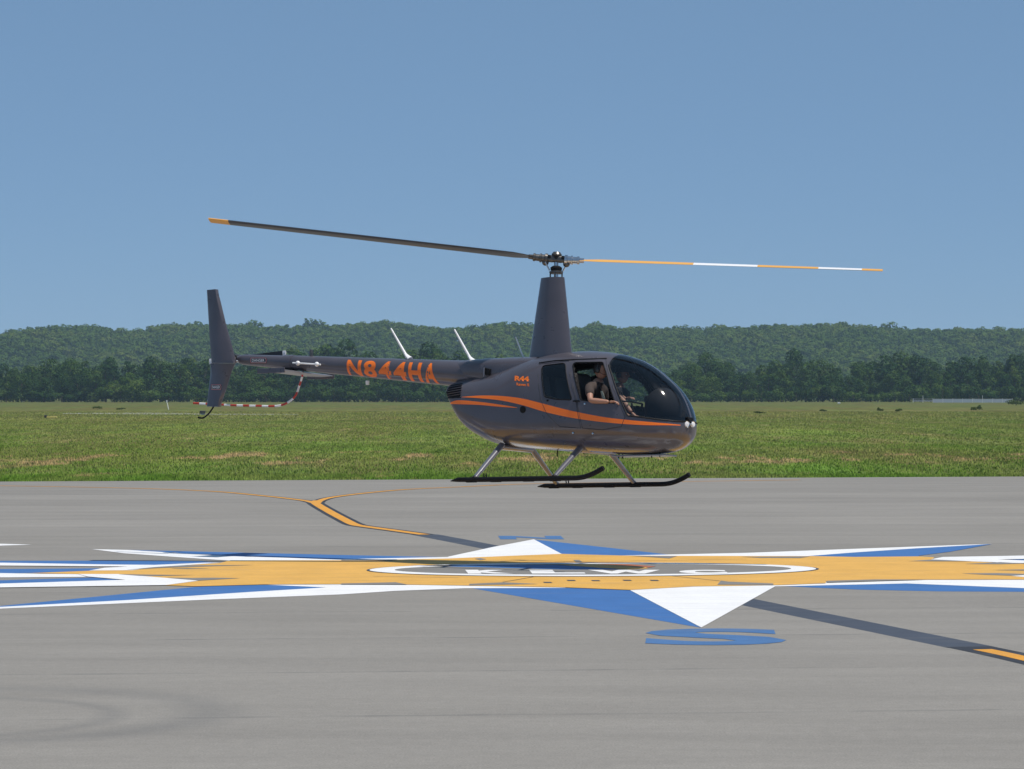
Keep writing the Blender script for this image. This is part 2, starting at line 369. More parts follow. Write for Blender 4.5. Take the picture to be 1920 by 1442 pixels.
# gold disc and its points
flat('gold_field', [(58, 1075.6), (167, 1071.3), (247, 1069.6), (302, 1063.8), (345, 1061), (412, 1056.7), (432, 1051.6), (640, 1051.4), (735, 1050.2), (840, 1048.2), (960, 1043), (1053, 1039.4), (1163, 1042.5), (1272, 1043.2), (1519, 1043.6), (1604, 1045.2), (1720, 1044.2), (1752, 1045.8),
     (1748, 1050), (1920, 1058.4), (2050, 1066), (1920, 1087.6), (1736, 1087.8), (1549, 1090.6), (1548, 1094.6), (1450, 1098.2), (1300, 1100.6), (1182, 1107.2), (1050, 1102), (873, 1098.8), (757, 1097), (742, 1096.4), (640, 1096.3), (493, 1096.9), (367, 1100.4), (310, 1098.4), (373, 1090.2), (222, 1077.8), (147, 1077.3)], G_, 5)
for P in ([(236, 1070), (290, 1064.6), (345, 1061.2), (478, 1060.6), (400, 1062.8), (300, 1066.4)], [(318, 1067.2), (350, 1066.2), (395, 1067.4), (350, 1068)],
          [(222, 1078), (330, 1079.6), (366, 1079.4), (300, 1081.4), (262, 1081.3)], [(312, 1084.4), (373, 1090.2), (450, 1085.6), (400, 1084.7), (360, 1085.2)],
          [(1704, 1053.4), (1750, 1050.4), (1822, 1053.8), (1760, 1053.9)], [(1808, 1058.8), (1876, 1055.4), (1920, 1058.0), (1875, 1059.2)], [(1862, 1070.2), (1960, 1068.2), (1960, 1072)],
          [(1803, 1076.8), (1870, 1075.9), (1940, 1078), (1896, 1080.9), (1850, 1079.2)], [(640, 1095.6), (742, 1093.2), (763, 1097.4), (640, 1097)], [(640, 1050.6), (745, 1050.2), (734, 1052.6), (640, 1052.4)],
          [(880, 1096.2), (945, 1093.4), (1010, 1096.6), (880, 1098.6)], [(1345, 1097.6), (1352, 1090), (1365, 1092), (1450, 1095.6), (1450, 1098.4)], [(1552, 1090.4), (1640, 1087.9), (1736, 1088.2), (1549, 1093.6)], [(1390, 1045.2), (1520, 1044.4), (1500, 1047.6), (1425, 1047.2)],
          [(1180, 1043.4), (1270, 1044), (1255, 1048.4), (1230, 1046.6)], [(900, 1047.6), (912, 1049.8), (900, 1051.6), (890, 1049)], [(1075, 1051.2), (1086, 1051.2), (1092, 1055.2), (1080, 1055.4)]):
    flat('bare_patch', P, A_, 7)
for a, b in ((1018, 1092.6), (1062, 1088.8), (1108, 1089.2), (1167, 1088.6), (1218, 1088.8)):
    flat('bare_patch', [(a, b), (a + 15, b), (a + 18, b + 1.9), (a + 3, b + 1.9)], P_DARK, 7)
def seam(pts, wd, m, lev, name='seam', parent=rose):
    P = [gp(a, b) for a, b in pts]; off = parent.location; V = []; n = len(P)
    for i, p in enumerate(P):
        t = (P[min(i + 1, n - 1)] - P[max(i - 1, 0)]).normalized(); s = Vector((-t.y, t.x, 0)) * (wd / 2)
        V += [(p.x + s.x - off.x, p.y + s.y - off.y, .0016 * lev), (p.x - s.x - off.x, p.y - s.y - off.y, .0016 * lev)]
    return mesh(name, V, [(2 * i, 2 * i + 1, 2 * i + 3, 2 * i + 2) for i in range(n - 1)], m, parent)
for P in ([(943, 1092.8), (960, 1090), (1000, 1083)], [(700, 1082), (860, 1084.6)], [(1260, 1081.4), (1350, 1090.6)], [(900, 1052.6), (1150, 1053.6), (1400, 1049.5)]):
    seam(P, .022, P_DARK, 7)
# oval badge
bc = Vector((1.14, 41.72)); brot = R(4.4)
def oval(name, a, b, m, lev, a2=None, b2=None):
    n = 72; off = rose.location; V = []
    for (p, q) in ([(a, b)] if a2 is None else [(a, b), (a2, b2)]):
        for k in range(n):
            u = 2 * math.pi * k / n; x, y = p * math.cos(u), q * math.sin(u)
            V.append((bc.x + x * math.cos(brot) - y * math.sin(brot) - off.x, bc.y + x * math.sin(brot) + y * math.cos(brot) - off.y, .0016 * lev))
    if a2 is None: Fc = [tuple(range(n))]
    else: Fc = [(k, (k + 1) % n, n + (k + 1) % n, n + k) for k in range(n)]
    return mesh(name, V, Fc, m, rose)
oval('badge_ground', 2.9, 1.42, A_, 8); oval('badge_rim', 3.13, 1.62, P_WHITE, 9, 2.78, 1.28); oval('badge_outline', 3.17, 1.66, P_DARK, 8, 3.13, 1.62)

def text_mesh(body, bold=.0, cuts=0, cutax=1, ext=0.0, ratio=None):
    cu = bpy.data.curves.new('t', 'FONT'); cu.body = body; cu.size = 1; cu.offset = bold; cu.extrude = ext; cu.resolution_u = 4
    to = bpy.data.objects.new('t', cu); COL.objects.link(to); bpy.context.view_layer.update()
    me = bpy.data.meshes.new_from_object(to.evaluated_get(bpy.context.evaluated_depsgraph_get()))
    bpy.data.objects.remove(to); bpy.data.curves.remove(cu)
    bm = bmesh.new(); bm.from_mesh(me); bmesh.ops.remove_doubles(bm, verts=bm.verts, dist=1e-5)
    xs = [v.co.x for v in bm.verts]; ys = [v.co.y for v in bm.verts]; x0, x1, y0, y1 = min(xs), max(xs), min(ys), max(ys)
    for v in bm.verts: v.co.x = (v.co.x - x0) / (x1 - x0); v.co.y = (v.co.y - y0) / (y1 - y0)
    for i in range(1, cuts):
        for ax in (0, 1):
            nrm = (1, 0, 0) if ax == 0 else (0, 1, 0); co = tuple(c * i / cuts for c in nrm)
            bmesh.ops.bisect_plane(bm, geom=bm.verts[:] + bm.edges[:] + bm.faces[:], plane_co=co, plane_no=nrm, dist=1e-6)
    bm.to_mesh(me); bm.free(); return me
def ground_text(body, c00, c10, c01, m, lev, bold, name='letter'):
    me = text_mesh(body, bold); off = rose.location
    for v in me.vertices:
        p = c00 + (c10 - c00) * v.co.x + (c01 - c00) * v.co.y; v.co = (p.x - off.x, p.y - off.y, .0016 * lev)
    o = link(name, me, m, rose); return o
def word(body, spans, y0, y1, m, lev, bold, shear=0):
    for ch, (a, b) in zip(body, spans):
        p0 = gp(a, y1); p1 = gp(b, y1); p2 = gp(a - shear, y0)
        ground_text(ch, p0, p1, p2, m, lev, bold)
word('KLWC', [(878, 962), (998, 1098), (1108, 1246), (1276, 1366)], 1070.6, 1077.6, P_WHITE, 10, .075, 6)
ground_text('S', gp(1206, 1210), gp(1478, 1210), gp(1212, 1179), P_FADE, 2, .035)
ground_text('N', gp(938, 1011.4), gp(1058, 1011.4), gp(934, 1005), P_FADE, 2, .05)
# badge emblem: blue bar, gold wing, red edge
flat('emblem_bar', [(770, 1061.8), (905, 1061), (1040, 1061.4), (1130, 1065.4), (1165, 1069.8), (1060, 1069.6), (960, 1067.0), (860, 1064.4)], P_BLUE, 9)
flat('emblem_wing', [(1046, 1060.8), (1100, 1059.2), (1150, 1061), (1210, 1065.4), (1216, 1067.6), (1180, 1069.6), (1120, 1066.4)], P_GOLD, 10)
flat('emblem_edge', [(1120, 1059.6), (1180, 1060.4), (1230, 1064), (1218, 1066.2), (1170, 1063)], P_RED, 11)
# small far sliver at the left edge
o = flat('painted_chevron', [(-300, 1018.2), (0, 1019.6), (60, 1021.4), (0, 1023.2), (-300, 1025)], P_WHITE, 1, None); tag(o, 'white pointed marking on the apron at the far left edge', 'ground marking', kind='structure')

# --- taxi line
def lane_path(pts, hw, m, lev, name, parent):
    P = catmull([gp(a, b) for a, b in pts], 8); n = len(P); V = []
    for i, p in enumerate(P):
        t = (P[min(i + 1, n - 1)] - P[max(i - 1, 0)]).normalized(); s = Vector((-t.y, t.x, 0)) * hw
        V += [(p.x + s.x, p.y + s.y, .0016 * lev), (p.x - s.x, p.y - s.y, .0016 * lev)]
    return mesh(name, V, [(2 * i, 2 * i + 1, 2 * i + 3, 2 * i + 2) for i in range(n - 1)], m, parent)
tx = empty('taxiway_line'); tag(tx, 'orange taxiway line with black borders curving across the apron', 'ground marking', kind='structure')
main = [(597, 938.5), (591, 943), (617, 959), (646, 974.6), (664, 983.4), (682, 987), (734, 994), (796, 1002.6)]
lb = [(-500, 904.5), (0, 911), (250, 915.6), (400, 921.5), (500, 930.4), (545, 935.4), (575, 939.4), (592, 944)]
rb = [(1500, 900), (1250, 903.5), (1000, 907.2), (864, 913), (760, 918), (682, 925), (625, 932.2), (602, 938), (594, 944)]
for i, (pp, k) in enumerate(((lb, .8), (rb, .8), (main, 1))):
    lane_path(pp, .20 * k, P_BLACK, 1 + i * .25, 'line_border', tx); lane_path(pp, .105 * k, P_ORNG, 2 + i * .25, 'line_stripe', tx)
lane_path([(796, 1002.4), (860, 1014.4), (935, 1029), (1100, 1061)], .24, P_DARK, .5, 'sealed_patch', tx)
lane_path([(1340, 1116), (1403, 1129), (1620, 1173), (1822, 1214)], .245, P_DARK, .5, 'sealed_patch', tx)
lane_path([(1815, 1212.5), (1920, 1235), (2150, 1290)], .235, P_BLACK, 1, 'line_border', tx); lane_path([(1842, 1218), (1920, 1234.8), (2150, 1290)], .10, P_ORNG, 2, 'line_stripe', tx)

# ================================================================== HILLS AND WOOD
HP = [(-900, 650), (-400, 648), (-120, 640), (0, 636), (40, 628), (85, 615), (130, 609), (210, 612), (240, 617), (330, 606), (380, 607), (440, 608), (560, 612), (640, 609), (730, 604), (830, 613), (890, 615), (930, 611), (1000, 612), (1060, 618), (1110, 608), (1160, 612), (1250, 611), (1330, 612), (1400, 612), (1470, 609), (1560, 605), (1640, 611), (1760, 614), (1850, 618), (1920, 620), (2200, 632), (2800, 640)]
HXp = np.array([a for a, b in HP], float); HYp = np.array([b for a, b in HP], float)
def ridge(px): return (HOR - np.interp(px, HXp, HYp)) / FPX * 2500 * 1.0 + EYE - 11.5 + (612 - np.interp(px, HXp, HYp)) * .20
def hz(x, y):
    px = 960 + x / 2500 * FPX
    zr = ridge(px); t = np.clip((y - 1850) / 640.0, 0, 1); t = t * t * (3 - 2 * t)
    gul = (np.sin(x * .031 + 1.3) + np.sin(x * .013 + y * .006) + .6 * np.sin(x * .061 - y * .012)) * 4.2
    back = np.clip((y - 2520) / 900, 0, 1)
    return zr * t + gul * t * (1 - np.clip((y - 2300) / 190, 0, 1)) - back * 15 - .5
xs = np.linspace(-1400, 1400, 180); ys = np.linspace(1800, 3500, 90)
XX, YY = np.meshgrid(xs, ys); ZZ = hz(XX, YY)
V = np.stack([XX.ravel(), YY.ravel(), ZZ.ravel()], 1)
K = np.array([(j * 180 + i, j * 180 + i + 1, (j + 1) * 180 + i + 1, (j + 1) * 180 + i) for j in range(89) for i in range(179)])
M_HILL = mat('hill_ground', (.035, .055, .022), .95, spec=0)
tag(quick('hills', V, K, 4, M_HILL), 'long low wooded ridge along the horizon', 'hill', kind='structure')

def leaf_mat(name, dark, light, warm, trans=.25):
    m = bpy.data.materials.new(name); m.use_nodes = True; t = m.node_tree; t.nodes.clear(); g = NG(m)
    out = g.n('ShaderNodeOutputMaterial'); df = g.n('ShaderNodeBsdfDiffuse'); tr = g.n('ShaderNodeBsdfTranslucent'); mx = g.n('ShaderNodeMixShader')
    at = g.n('ShaderNodeAttribute', attribute_name='tint'); oi = g.n('ShaderNodeObjectInfo')
    c = g.ramp(at.outputs['Fac'], [(0, dark), (.5, light), (1, warm)])
    c = g.mix(1.0, c, g.ramp(oi.outputs['Random'], [(0, (.45, .56, .60)), (.5, (.80, .86, .80)), (1, (1.25, 1.18, .85))]), 'MULTIPLY')
    g.l(c, df.inputs[0]); g.l(c, tr.inputs[0]); mx.inputs[0].default_value = trans
    g.l(df.outputs[0], mx.inputs[1]); g.l(tr.outputs[0], mx.inputs[2]); g.l(mx.outputs[0], out.inputs[0]); return m
M_LEAF = leaf_mat('leaf_canopy', (.034, .072, .022), (.060, .112, .032), (.105, .145, .045))
M_LEAFH = leaf_mat('hill_canopy', (.038, .080, .022), (.064, .114, .028), (.115, .148, .044), .2)
M_BARK = wear(mat('bark', (.09, .07, .05), .9), (.09, .07, .05), .4, 2)

def leaf_quads(C, N, size, flat_=.5):
    """oriented leaf sprays: centres C (n,3), outward normals N"""
    n = len(C); r = np.random.randn(n, 3) * flat_ + N; r /= np.linalg.norm(r, axis=1)[:, None]
    a = np.cross(r, np.random.randn(n, 3)); a /= np.linalg.norm(a, axis=1)[:, None]; b = np.cross(r, a)
    s = (size * (.6 + .8 * np.random.rand(n)))[:, None] / 2; k = (.5 + .5 * np.random.rand(n))[:, None]
    V = np.stack([C - a * s, C - b * s * k, C + a * s, C + b * s * k], 1)
    return V
def crown(lobes, n, size, jit=.35):
    """lobes: (x,y,z,rx,rz). returns quad vertices and tint"""
    P = []; Nn = []; T = []; wts = np.array([l[3] ** 2 for l in lobes]); wts /= wts.sum()
    for l, wt in zip(lobes, wts):
        k = max(4, int(n * wt)); u = np.random.randn(k, 3); u /= np.linalg.norm(u, axis=1)[:, None]
        u[:, 2] = np.where(u[:, 2] < -.45, -u[:, 2], u[:, 2]); rr = (.80 + .25 * np.random.rand(k))[:, None]
        P.append(np.array(l[:3]) + u * rr * np.array([l[3], l[3], l[4]])); Nn.append(u)
        T.append(np.full(k, random.random() * .5) + np.random.rand(k) * .5)
    C = np.concatenate(P); N = np.concatenate(Nn); T = np.concatenate(T)
    return leaf_quads(C, N, size, jit), T

def make_crown_mesh(h, wd, n, size, kind):
    L = []
    if kind == 'shrub':
        for i in range(7): L.append(((random.random() - .5) * wd, (random.random() - .5) * wd, h * (.3 + .35 * random.random()), wd * (.22 + .12 * random.random()), h * .3))
    else:
        for i in range(12):
            t = (i + .5) / 12; q = random.random() * 6.283
            rad = wd * .5 * math.sin(math.pi * (.16 + .80 * t)) ** .7 * (.35 + .5 * random.random())
            rl = wd * (.20 + .15 * random.random()) * (1.2 - .5 * t)
            L.append((math.cos(q) * rad, math.sin(q) * rad, h * (.06 + .84 * t), rl, rl * (.8 + .4 * random.random())))
    Q, T = crown(L, n, size); Q[..., 2] = np.clip(Q[..., 2], .1, None)
    me = bpy.data.meshes.new('crown'); m = len(Q)
    me.vertices.add(m * 4); me.vertices.foreach_set('co', Q.astype(np.float32).ravel())
    me.loops.add(m * 4); me.loops.foreach_set('vertex_index', np.arange(m * 4, dtype=np.int32)); me.polygons.add(m)
    me.polygons.foreach_set('loop_start', np.arange(0, m * 4, 4, dtype=np.int32)); me.polygons.foreach_set('loop_total', np.full(m, 4, np.int32))
    a = me.attributes.new('tint', 'FLOAT', 'POINT'); a.data.foreach_set('value', np.repeat(T, 4).astype(np.float32)); me.update(calc_edges=True)
    me.materials.append(M_LEAF); return me
def trunk_mesh(h, r):
    b = MB(); b.tube([(0, 0, -.2), (.1, 0, h * .3), (-.1, .15, h * .6), (.1, 0, h * .85)], [r, r * .75, r * .5, r * .15], 8)
    for i in range(5):
        q = i * 1.35; z = h * (.25 + .11 * i); b.tube([(0, 0, z), (math.cos(q) * h * .12, math.sin(q) * h * .12, z + h * .1), (math.cos(q) * h * .2, math.sin(q) * h * .2, z + h * .22)], [r * .4, r * .25, r * .08], 6)
    o = b.build('trunk', M_BARK); me = o.data; bpy.data.objects.remove(o); return me
tall = [(make_crown_mesh(14, 9.5 + random.random() * 4, 1700, .8, 'tree'), trunk_mesh(14, .3)) for _ in range(9)]
slim = [(make_crown_mesh(14, 5.5 + random.random(), 1100, .8, 'tree'), trunk_mesh(14, .25)) for _ in range(4)]
M_LEAFB = leaf_mat('bush_leaves', (.060, .095, .032), (.085, .120, .038), (.120, .150, .050))
low = [(make_crown_mesh(4.5, 7, 650, .6, 'shrub'), trunk_mesh(3.5, .12)) for _ in range(5)]
def plant(name, variant, x, y, h, base, sc, label, cat, group):
    r = empty(name, (x, y, -.05)); tag(r, label, cat, group)
    for nm, me in (('crown', variant[0]), ('trunk', variant[1])):
        o = bpy.data.objects.new(nm, me); COL.objects.link(o); o.parent = r
    r.rotation_euler.z = random.random() * 6.28; r.scale = (sc, sc, h / base); return r
TOPS = [(-100, 668), (0, 672), (60, 676), (110, 669), (200, 676), (300, 668), (350, 660), (385, 664), (430, 676), (500, 670), (560, 655), (600, 628), (635, 640), (670, 668), (740, 666), (800, 650), (840, 652), (880, 668), (1000, 672), (1240, 686), (1300, 668), (1350, 664), (1390, 684), (1440, 676), (1485, 655), (1525, 662), (1560, 678), (1640, 674), (1720, 664), (1760, 664), (1800, 676), (1860, 662), (1900, 656), (2100, 664)]
def top_at(px): return float(np.interp(px, [a for a, b in TOPS], [b for a, b in TOPS]))
def where(px):
    if px < 0 or px > 1920: return ''
    return ' left of the tail fin' if px < 390 else ' behind the tail boom' if px < 850 else ' behind the helicopter cabin' if px < 1310 else ' right of the helicopter nose'
G1 = 'trees of the wood edge beyond the airfield'
words_ = ['broad dark green tree in the front of the wood edge', 'slender upright green tree between broader ones at the wood edge', 'tall dark tree behind the front row of the wood edge', 'taller tree rising out of the back of the wood edge']
for row, (Y0, frac, step, ly) in enumerate(((992, .66, 5.6, 0), (1012, .86, 5.2, 1), (1045, 1.0, 5.6, 2), (1085, .97, 7, 3))):
    x = -200.0
    while x < 200:
        px = 960 + x / Y0 * FPX; yy = Y0 + random.uniform(-7, 7) + (px - 960) * .02
        H_ = ((HOR - top_at(px)) / FPX * yy + EYE) * frac * random.uniform(.72, 1.06)
        sl_ = random.random() < .22
        v = random.choice(slim if sl_ else tall)
        if row == 3 and H_ < 14.0 and random.random() < .5: x += step; continue
        plant('tree', v, x, yy, H_, 14.0, random.uniform(.8, 1.1) * max(.75, H_ / 14), words_[1 if sl_ and row < 2 else (0 if row < 2 else ly)] + where(px), 'tree', G1)
        x += step * random.uniform(.75, 1.3)
x = -195.0
while x < 198:
    plant('shrub', random.choice(low), x, 975 + random.uniform(-6, 6), random.uniform(3.2, 7.0), 4.5, random.uniform(.7, 1.3), 'rounded green shrub at the foot of the distant wood edge' + where(960 + x / 975 * FPX), 'shrub', 'shrubs along the foot of the wood edge')
    x += random.uniform(2.6, 6.0)
# lone field bushes
bushes = []
for me_, tk in low:
    m2 = me_.copy(); m2.materials.clear(); m2.materials.append(M_LEAFB); bushes.append((m2, tk))
for (px, py, hh, sc, lb_) in ((183, 768.5, 1.5, .42, 'low dark bush in the far grass at the left'), (228, 769, 1.0, .42, 'flatter bush right of the dark bush in the left far grass'), (1650, 772, 1.6, .22, 'small dark bush in the far grass at the right'), (1686, 773, 1.3, .28, 'small bush beside another in the far grass at the right'),
                          (1832, 771, 2.2, .4, 'larger bush in the far grass near the pale fence'), (1425, 775, .8, .45, 'flat weed clump in the grass right of the helicopter nose'), (1545, 772, .9, .35, 'low weed clump midway in the right far grass'), (1905, 760.5, 3.2, 1.1, 'broad brown green bush at the right end of the fence')):
    p = gp(px, py); plant('bush', random.choice(bushes), p.x, p.y, hh * .48, 4.5, sc * .42, lb_, 'bush', None)

# --- wood on the hill: one mass
step = 8.6; proto = []
for _ in range(14):
    L = [(random.uniform(-2.6, 2.6), random.uniform(-2.6, 2.6), random.uniform(3.5, 7.5), random.uniform(1.9, 3.3), random.uniform(1.8, 3.0)) for _ in range(5)]
    Q, T = crown(L, 125, 1.5, .16); proto.append((Q, T))
QS = []; TS = []
yv = 1990.0
while yv < 2545:
    xv = -(yv * .19 + 25)
    while xv < yv * .19 + 25:
        xa = xv + random.uniform(-4, 4); ya = yv + random.uniform(-4, 4); Q, T = random.choice(proto); s = random.uniform(.72, 1.28)
        if yv > 2490 and random.random() < .10: s *= 1.35
        c, sn = math.cos(xa * 3.1), math.sin(xa * 3.1)
        q = Q * s; q2 = q.copy(); q2[..., 0] = q[..., 0] * c - q[..., 1] * sn + xa; q2[..., 1] = q[..., 0] * sn + q[..., 1] * c + ya; q2[..., 2] += float(hz(np.array(xa), np.array(ya)))
        QS.append(q2); big = .5 + .5 * math.sin(xa * .035 + math.sin(ya * .02) * 2)
        TS.append(np.clip(T * .22 + random.random() * .42 + .30 * big, 0, 1)); xv += step
    yv += step
# the tree clump standing above the skyline
for dx, s in ((-4, 1.9), (3.5, 1.75), (0, 1.5)):
    Q, T = proto[0]; q = Q * s; xa = (596 - 960) / FPX * 2510 + dx; q[..., 0] += xa; q[..., 1] += 2508; q[..., 2] += float(hz(np.array(xa), np.array(2508.))); QS.append(q); TS.append(T * .4)
Q = np.concatenate(QS).reshape(-1, 3); T = np.repeat(np.concatenate(TS), 4)
tag(quick('forest', Q, np.arange(len(Q)).reshape(-1, 4), 4, M_LEAFH, None, T), 'hazy deciduous forest covering the ridge', 'forest', kind='stuff')

# --- small far things
M_WHITE = mat('white_plastic', (.75, .75, .74), .45); M_YEL = mat('yellow_plastic', (.62, .52, .16), .5); M_GALV = mat('galvanised_steel', (.42, .45, .48), .45, .6)
p = gp(316, 768); r = empty('marker_stake', (p.x, p.y, 0)); tag(r, 'white leaning marker stake standing in the far grass', 'stake')
MB().tube([(0, 0, 0), (-.25, .1, 1.1)], .07, 8).build('pole', M_WHITE, r); MB().box((-.3, .1, 1.35), (.2, .1, .4)).build('top_panel', M_WHITE, r)
p = gp(97, 784.6); r = empty('runway_sign', (p.x, p.y, 0)); tag(r, 'low pale yellow sign in the grass at the left', 'sign')
MB().box((0, 0, .13), (1.05, .3, .14)).build('panel', M_YEL, r, bev=.02); MB().box((-.62, 0, .2), (.26, .3, .26)).build('end_housing', mat('black_housing', (.03, .03, .03), .5), r, bev=.02)
for s in (-.4, .1, .42): MB().tube([(s, 0, 0), (s, 0, .1)], .025, 8).build('leg', M_GALV, r)
for i, (px, py, sc, lb_) in enumerate(((380, 777.5, 1, 'small dark box in the grass behind the tail skid'), (1573, 757.4, .9, 'small white box in the far grass right of the helicopter'))):
    p = gp(px, py); r = empty('equipment_box', (p.x, p.y, 0)); tag(r, lb_, 'equipment box')
    MB().box((0, 0, .3 * sc), (.7, .4, .36)).build('housing', M_WHITE if i else mat('dark_box', (.05, .05, .05), .5), r, bev=.03); MB().box((0, 0, .08), (.5, .3, .16)).build('stand', M_GALV, r)
# pale fence at the right end of the field
fy = 905.0; fn = empty('pale_fence', (0, fy, 0)); tag(fn, 'low pale metal fence in front of the trees at the right', 'fence')
fx0 = (1712 - 960) / FPX * fy; fx1 = (1898 - 960) / FPX * fy; M_FEN = mat('pale_fence_sheet', (.42, .46, .52), .5, .2)
n = 10
for i in range(n + 1):
    xx = fx0 + (fx1 - fx0) * i / n; MB().box((xx, 0, .65 if i not in (1, 7) else 1.1), (.1, .1, 1.3 if i not in (1, 7) else 2.2)).build('post', M_WHITE, fn)
    if i < n: MB().box((xx + (fx1 - fx0) / n / 2, 0, .55), ((fx1 - fx0) / n - .14, .03, 1.0 if i > 1 else .25)).build('panel', M_FEN, fn)
MB().box(((fx0 + fx1) / 2, 0, 1.12), (fx1 - fx0, .06, .06)).build('top_rail', M_WHITE, fn)


# ================================================================== HELICOPTER
def hbasis(th, pi, ro):
    f = Vector((math.cos(th) * math.cos(pi), -math.sin(th) * math.cos(pi), math.sin(pi)))
    l0 = Vector((math.sin(th), math.cos(th), 0)); u0 = f.cross(l0)
    l = l0 * math.cos(ro) + u0 * math.sin(ro); u = f.cross(l)
    return Matrix((f, l, u)).transposed()
HM = hbasis(R(31), R(1.6), R(-3.6))            # nose swung towards the viewer, slightly up, left skid low
HD = 42.75
hubw = Vector(((1043 - 960) / FPX * HD, HD, EYE + (HOR - 487) / FPX * HD)); HO = hubw - HM @ Vector((0, 0, 3.22))
HMi = HM.transposed()
def P(px, py, ly):
    """point of the helicopter (own axes: x forward, y left, z up) seen at px, py when it lies ly off the centre plane"""
    d = Vector(((px - 960) / FPX, 1, (HOR - py) / FPX)); c = Vector((0, 0, EYE)); n = HM.col[1]
    t = (ly - n.dot(c - HO)) / n.dot(d); return HMi @ (c + d * t - HO)
def W2L(v): return HMi @ (Vector(v) - HO)
heli = empty('helicopter'); heli.matrix_world = Matrix.Translation(HO) @ HM.to_4x4()
tag(heli, 'dark grey light helicopter with orange stripes hovering low over the painted compass rose', 'helicopter')

# --- materials
def paint_mat():
    m = mat('graphite_paint', (.042, .041, .056), .30, .15, .5, .5); g = NG(m); v = g.pos(obj=True)
    g.l(g.mix(1.0, (.084, .076, .090), g.ramp(g.noise(v, 2.5, 5), [(.3, .86), (.7, 1.08)]), 'MULTIPLY'), g.b.inputs['Base Color'])
    g.l(g.ramp(g.noise(v, 6, 4), [(.3, .26), (.7, .36)]), g.b.inputs['Roughness'])
    g.bump(g.noise(v, 1.7, 2), .12, .02); return m
M_PAINT = paint_mat()
M_ORANGE = mat('orange_vinyl', (.93, .185, .006), .38, 0, .2); M_ORANGE_TXT = mat('orange_letters', (.80, .17, .015), .4)
M_GAP = mat('door_seal', (.022, .021, .028), .5)
M_BLACK = mat('black_rubber', (.006, .006, .007), .6, spec=.2); M_BLK2 = mat('black_enamel', (.014, .014, .016), .38, 0, .2)
M_LIN = mat('cabin_lining', (.022, .020, .020), .85); M_SEAT = wear(mat('seat_leather', (.030, .026, .024), .6), (.030, .026, .024), .2, 6)
M_STEEL = mat('polished_steel', (.55, .56, .58), .22, 1.0); M_STRUT = mat('strut_paint', (.21, .21, .24), .30, .55, .4)
M_DSTEEL = wear(mat('dark_steel', (.16, .15, .14), .35, .8), (.16, .15, .14), .4, 20); M_WHT = mat('white_gloss', (.75, .75, .76), .35)
M_REDP = mat('red_gloss', (.42, .035, .02), .35); M_TAN = mat('tan_trim', (.16, .10, .04), .7)
def glass_mat(name, tint, refl=1.0):
    m = bpy.data.materials.new(name); m.use_nodes = True; t = m.node_tree; t.nodes.clear(); g = NG(m)
    out = g.n('ShaderNodeOutputMaterial'); tr = g.n('ShaderNodeBsdfTransparent'); gl = g.n('ShaderNodeBsdfGlossy'); mx = g.n('ShaderNodeMixShader'); fr = g.n('ShaderNodeFresnel')
    tr.inputs[0].default_value = (*tint, 1); gl.inputs[0].default_value = (1, 1, 1, 1); gl.inputs['Roughness'].default_value = .055; fr.inputs[0].default_value = 1.5
    g.l(g.math('MULTIPLY', fr.outputs[0], refl, True), mx.inputs[0]); g.l(tr.outputs[0], mx.inputs[1]); g.l(gl.outputs[0], mx.inputs[2]); g.l(mx.outputs[0], out.inputs[0]); return m
M_GLASS = glass_mat('tinted_perspex', (.82, .85, .86)); M_CLEAR = glass_mat('window_perspex', (.78, .81, .81))

# --- hull: half width w, roof zt, keel zb, level of greatest width zc, roundness up/down, against x
HX = [-1.640, -1.62, -1.58, -1.50, -1.38, -1.20, -.80, -.50, -.20, .05, .30, .55, .85, 1.10, 1.35, 1.58, 1.80, 1.97, 2.07, 2.135, 2.172, 2.190, 2.200]
HW = [.300, .345, .365, .39, .42, .46, .54, .59, .625, .64, .645, .645, .645, .643, .625, .590, .525, .448, .372, .270, .180, .095, .001]
HT = [1.42, 1.47, 1.50, 1.525, 1.55, 1.57, 1.665, 1.75, 1.815, 1.855, 1.878, 1.882, 1.862, 1.818, 1.745, 1.635, 1.475, 1.32, 1.185, 1.055, .95, .88, .79]
HB = [1.30, 1.24, 1.13, .98, .84, .725, .575, .535, .505, .485, .465, .448, .425, .410, .402, .402, .418, .455, .508, .570, .635, .69, .788]
HC = [1.36, 1.35, 1.30, 1.22, 1.12, 1.05, .95, .92, .90, .90, .90, .90, .89, .87, .83, .80, .775, .77, .775, .78, .785, .79, .789]
NU = [2.6, 2.6, 2.6, 2.6, 2.5, 2.4, 2.4, 2.5, 2.6, 2.6, 2.6, 2.6, 2.4, 2.25, 2.1, 2.0, 2.0, 2.0, 2.0, 2.0, 2.0, 2.0, 2.0]
NL = [2.2, 2.2, 2.2, 2.3, 2.4, 2.5, 2.7, 2.8, 2.8, 2.8, 2.7, 2.7, 2.6, 2.5, 2.4, 2.3, 2.2, 2.1, 2.0, 2.0, 2.0, 2.0, 2.0]
HX = np.array(HX)
def pchip(x, y):
    y = np.array(y, float); h = np.diff(x); d = np.diff(y) / h; m = np.zeros(len(x)); m[0] = d[0]; m[-1] = d[-1]
    for i in range(1, len(x) - 1):
        if d[i - 1] * d[i] > 0:
            w1 = 2 * h[i] + h[i - 1]; w2 = h[i] + 2 * h[i - 1]; m[i] = (w1 + w2) / (w1 / d[i - 1] + w2 / d[i])
    def f(q):
        q = np.clip(q, x[0], x[-1]); i = np.clip(np.searchsorted(x, q) - 1, 0, len(h) - 1); t = (q - x[i]) / h[i]
        return (1 + 2 * t) * (1 - t) ** 2 * y[i] + t * (1 - t) ** 2 * h[i] * m[i] + t * t * (3 - 2 * t) * y[i + 1] + t * t * (t - 1) * h[i] * m[i + 1]
    return f
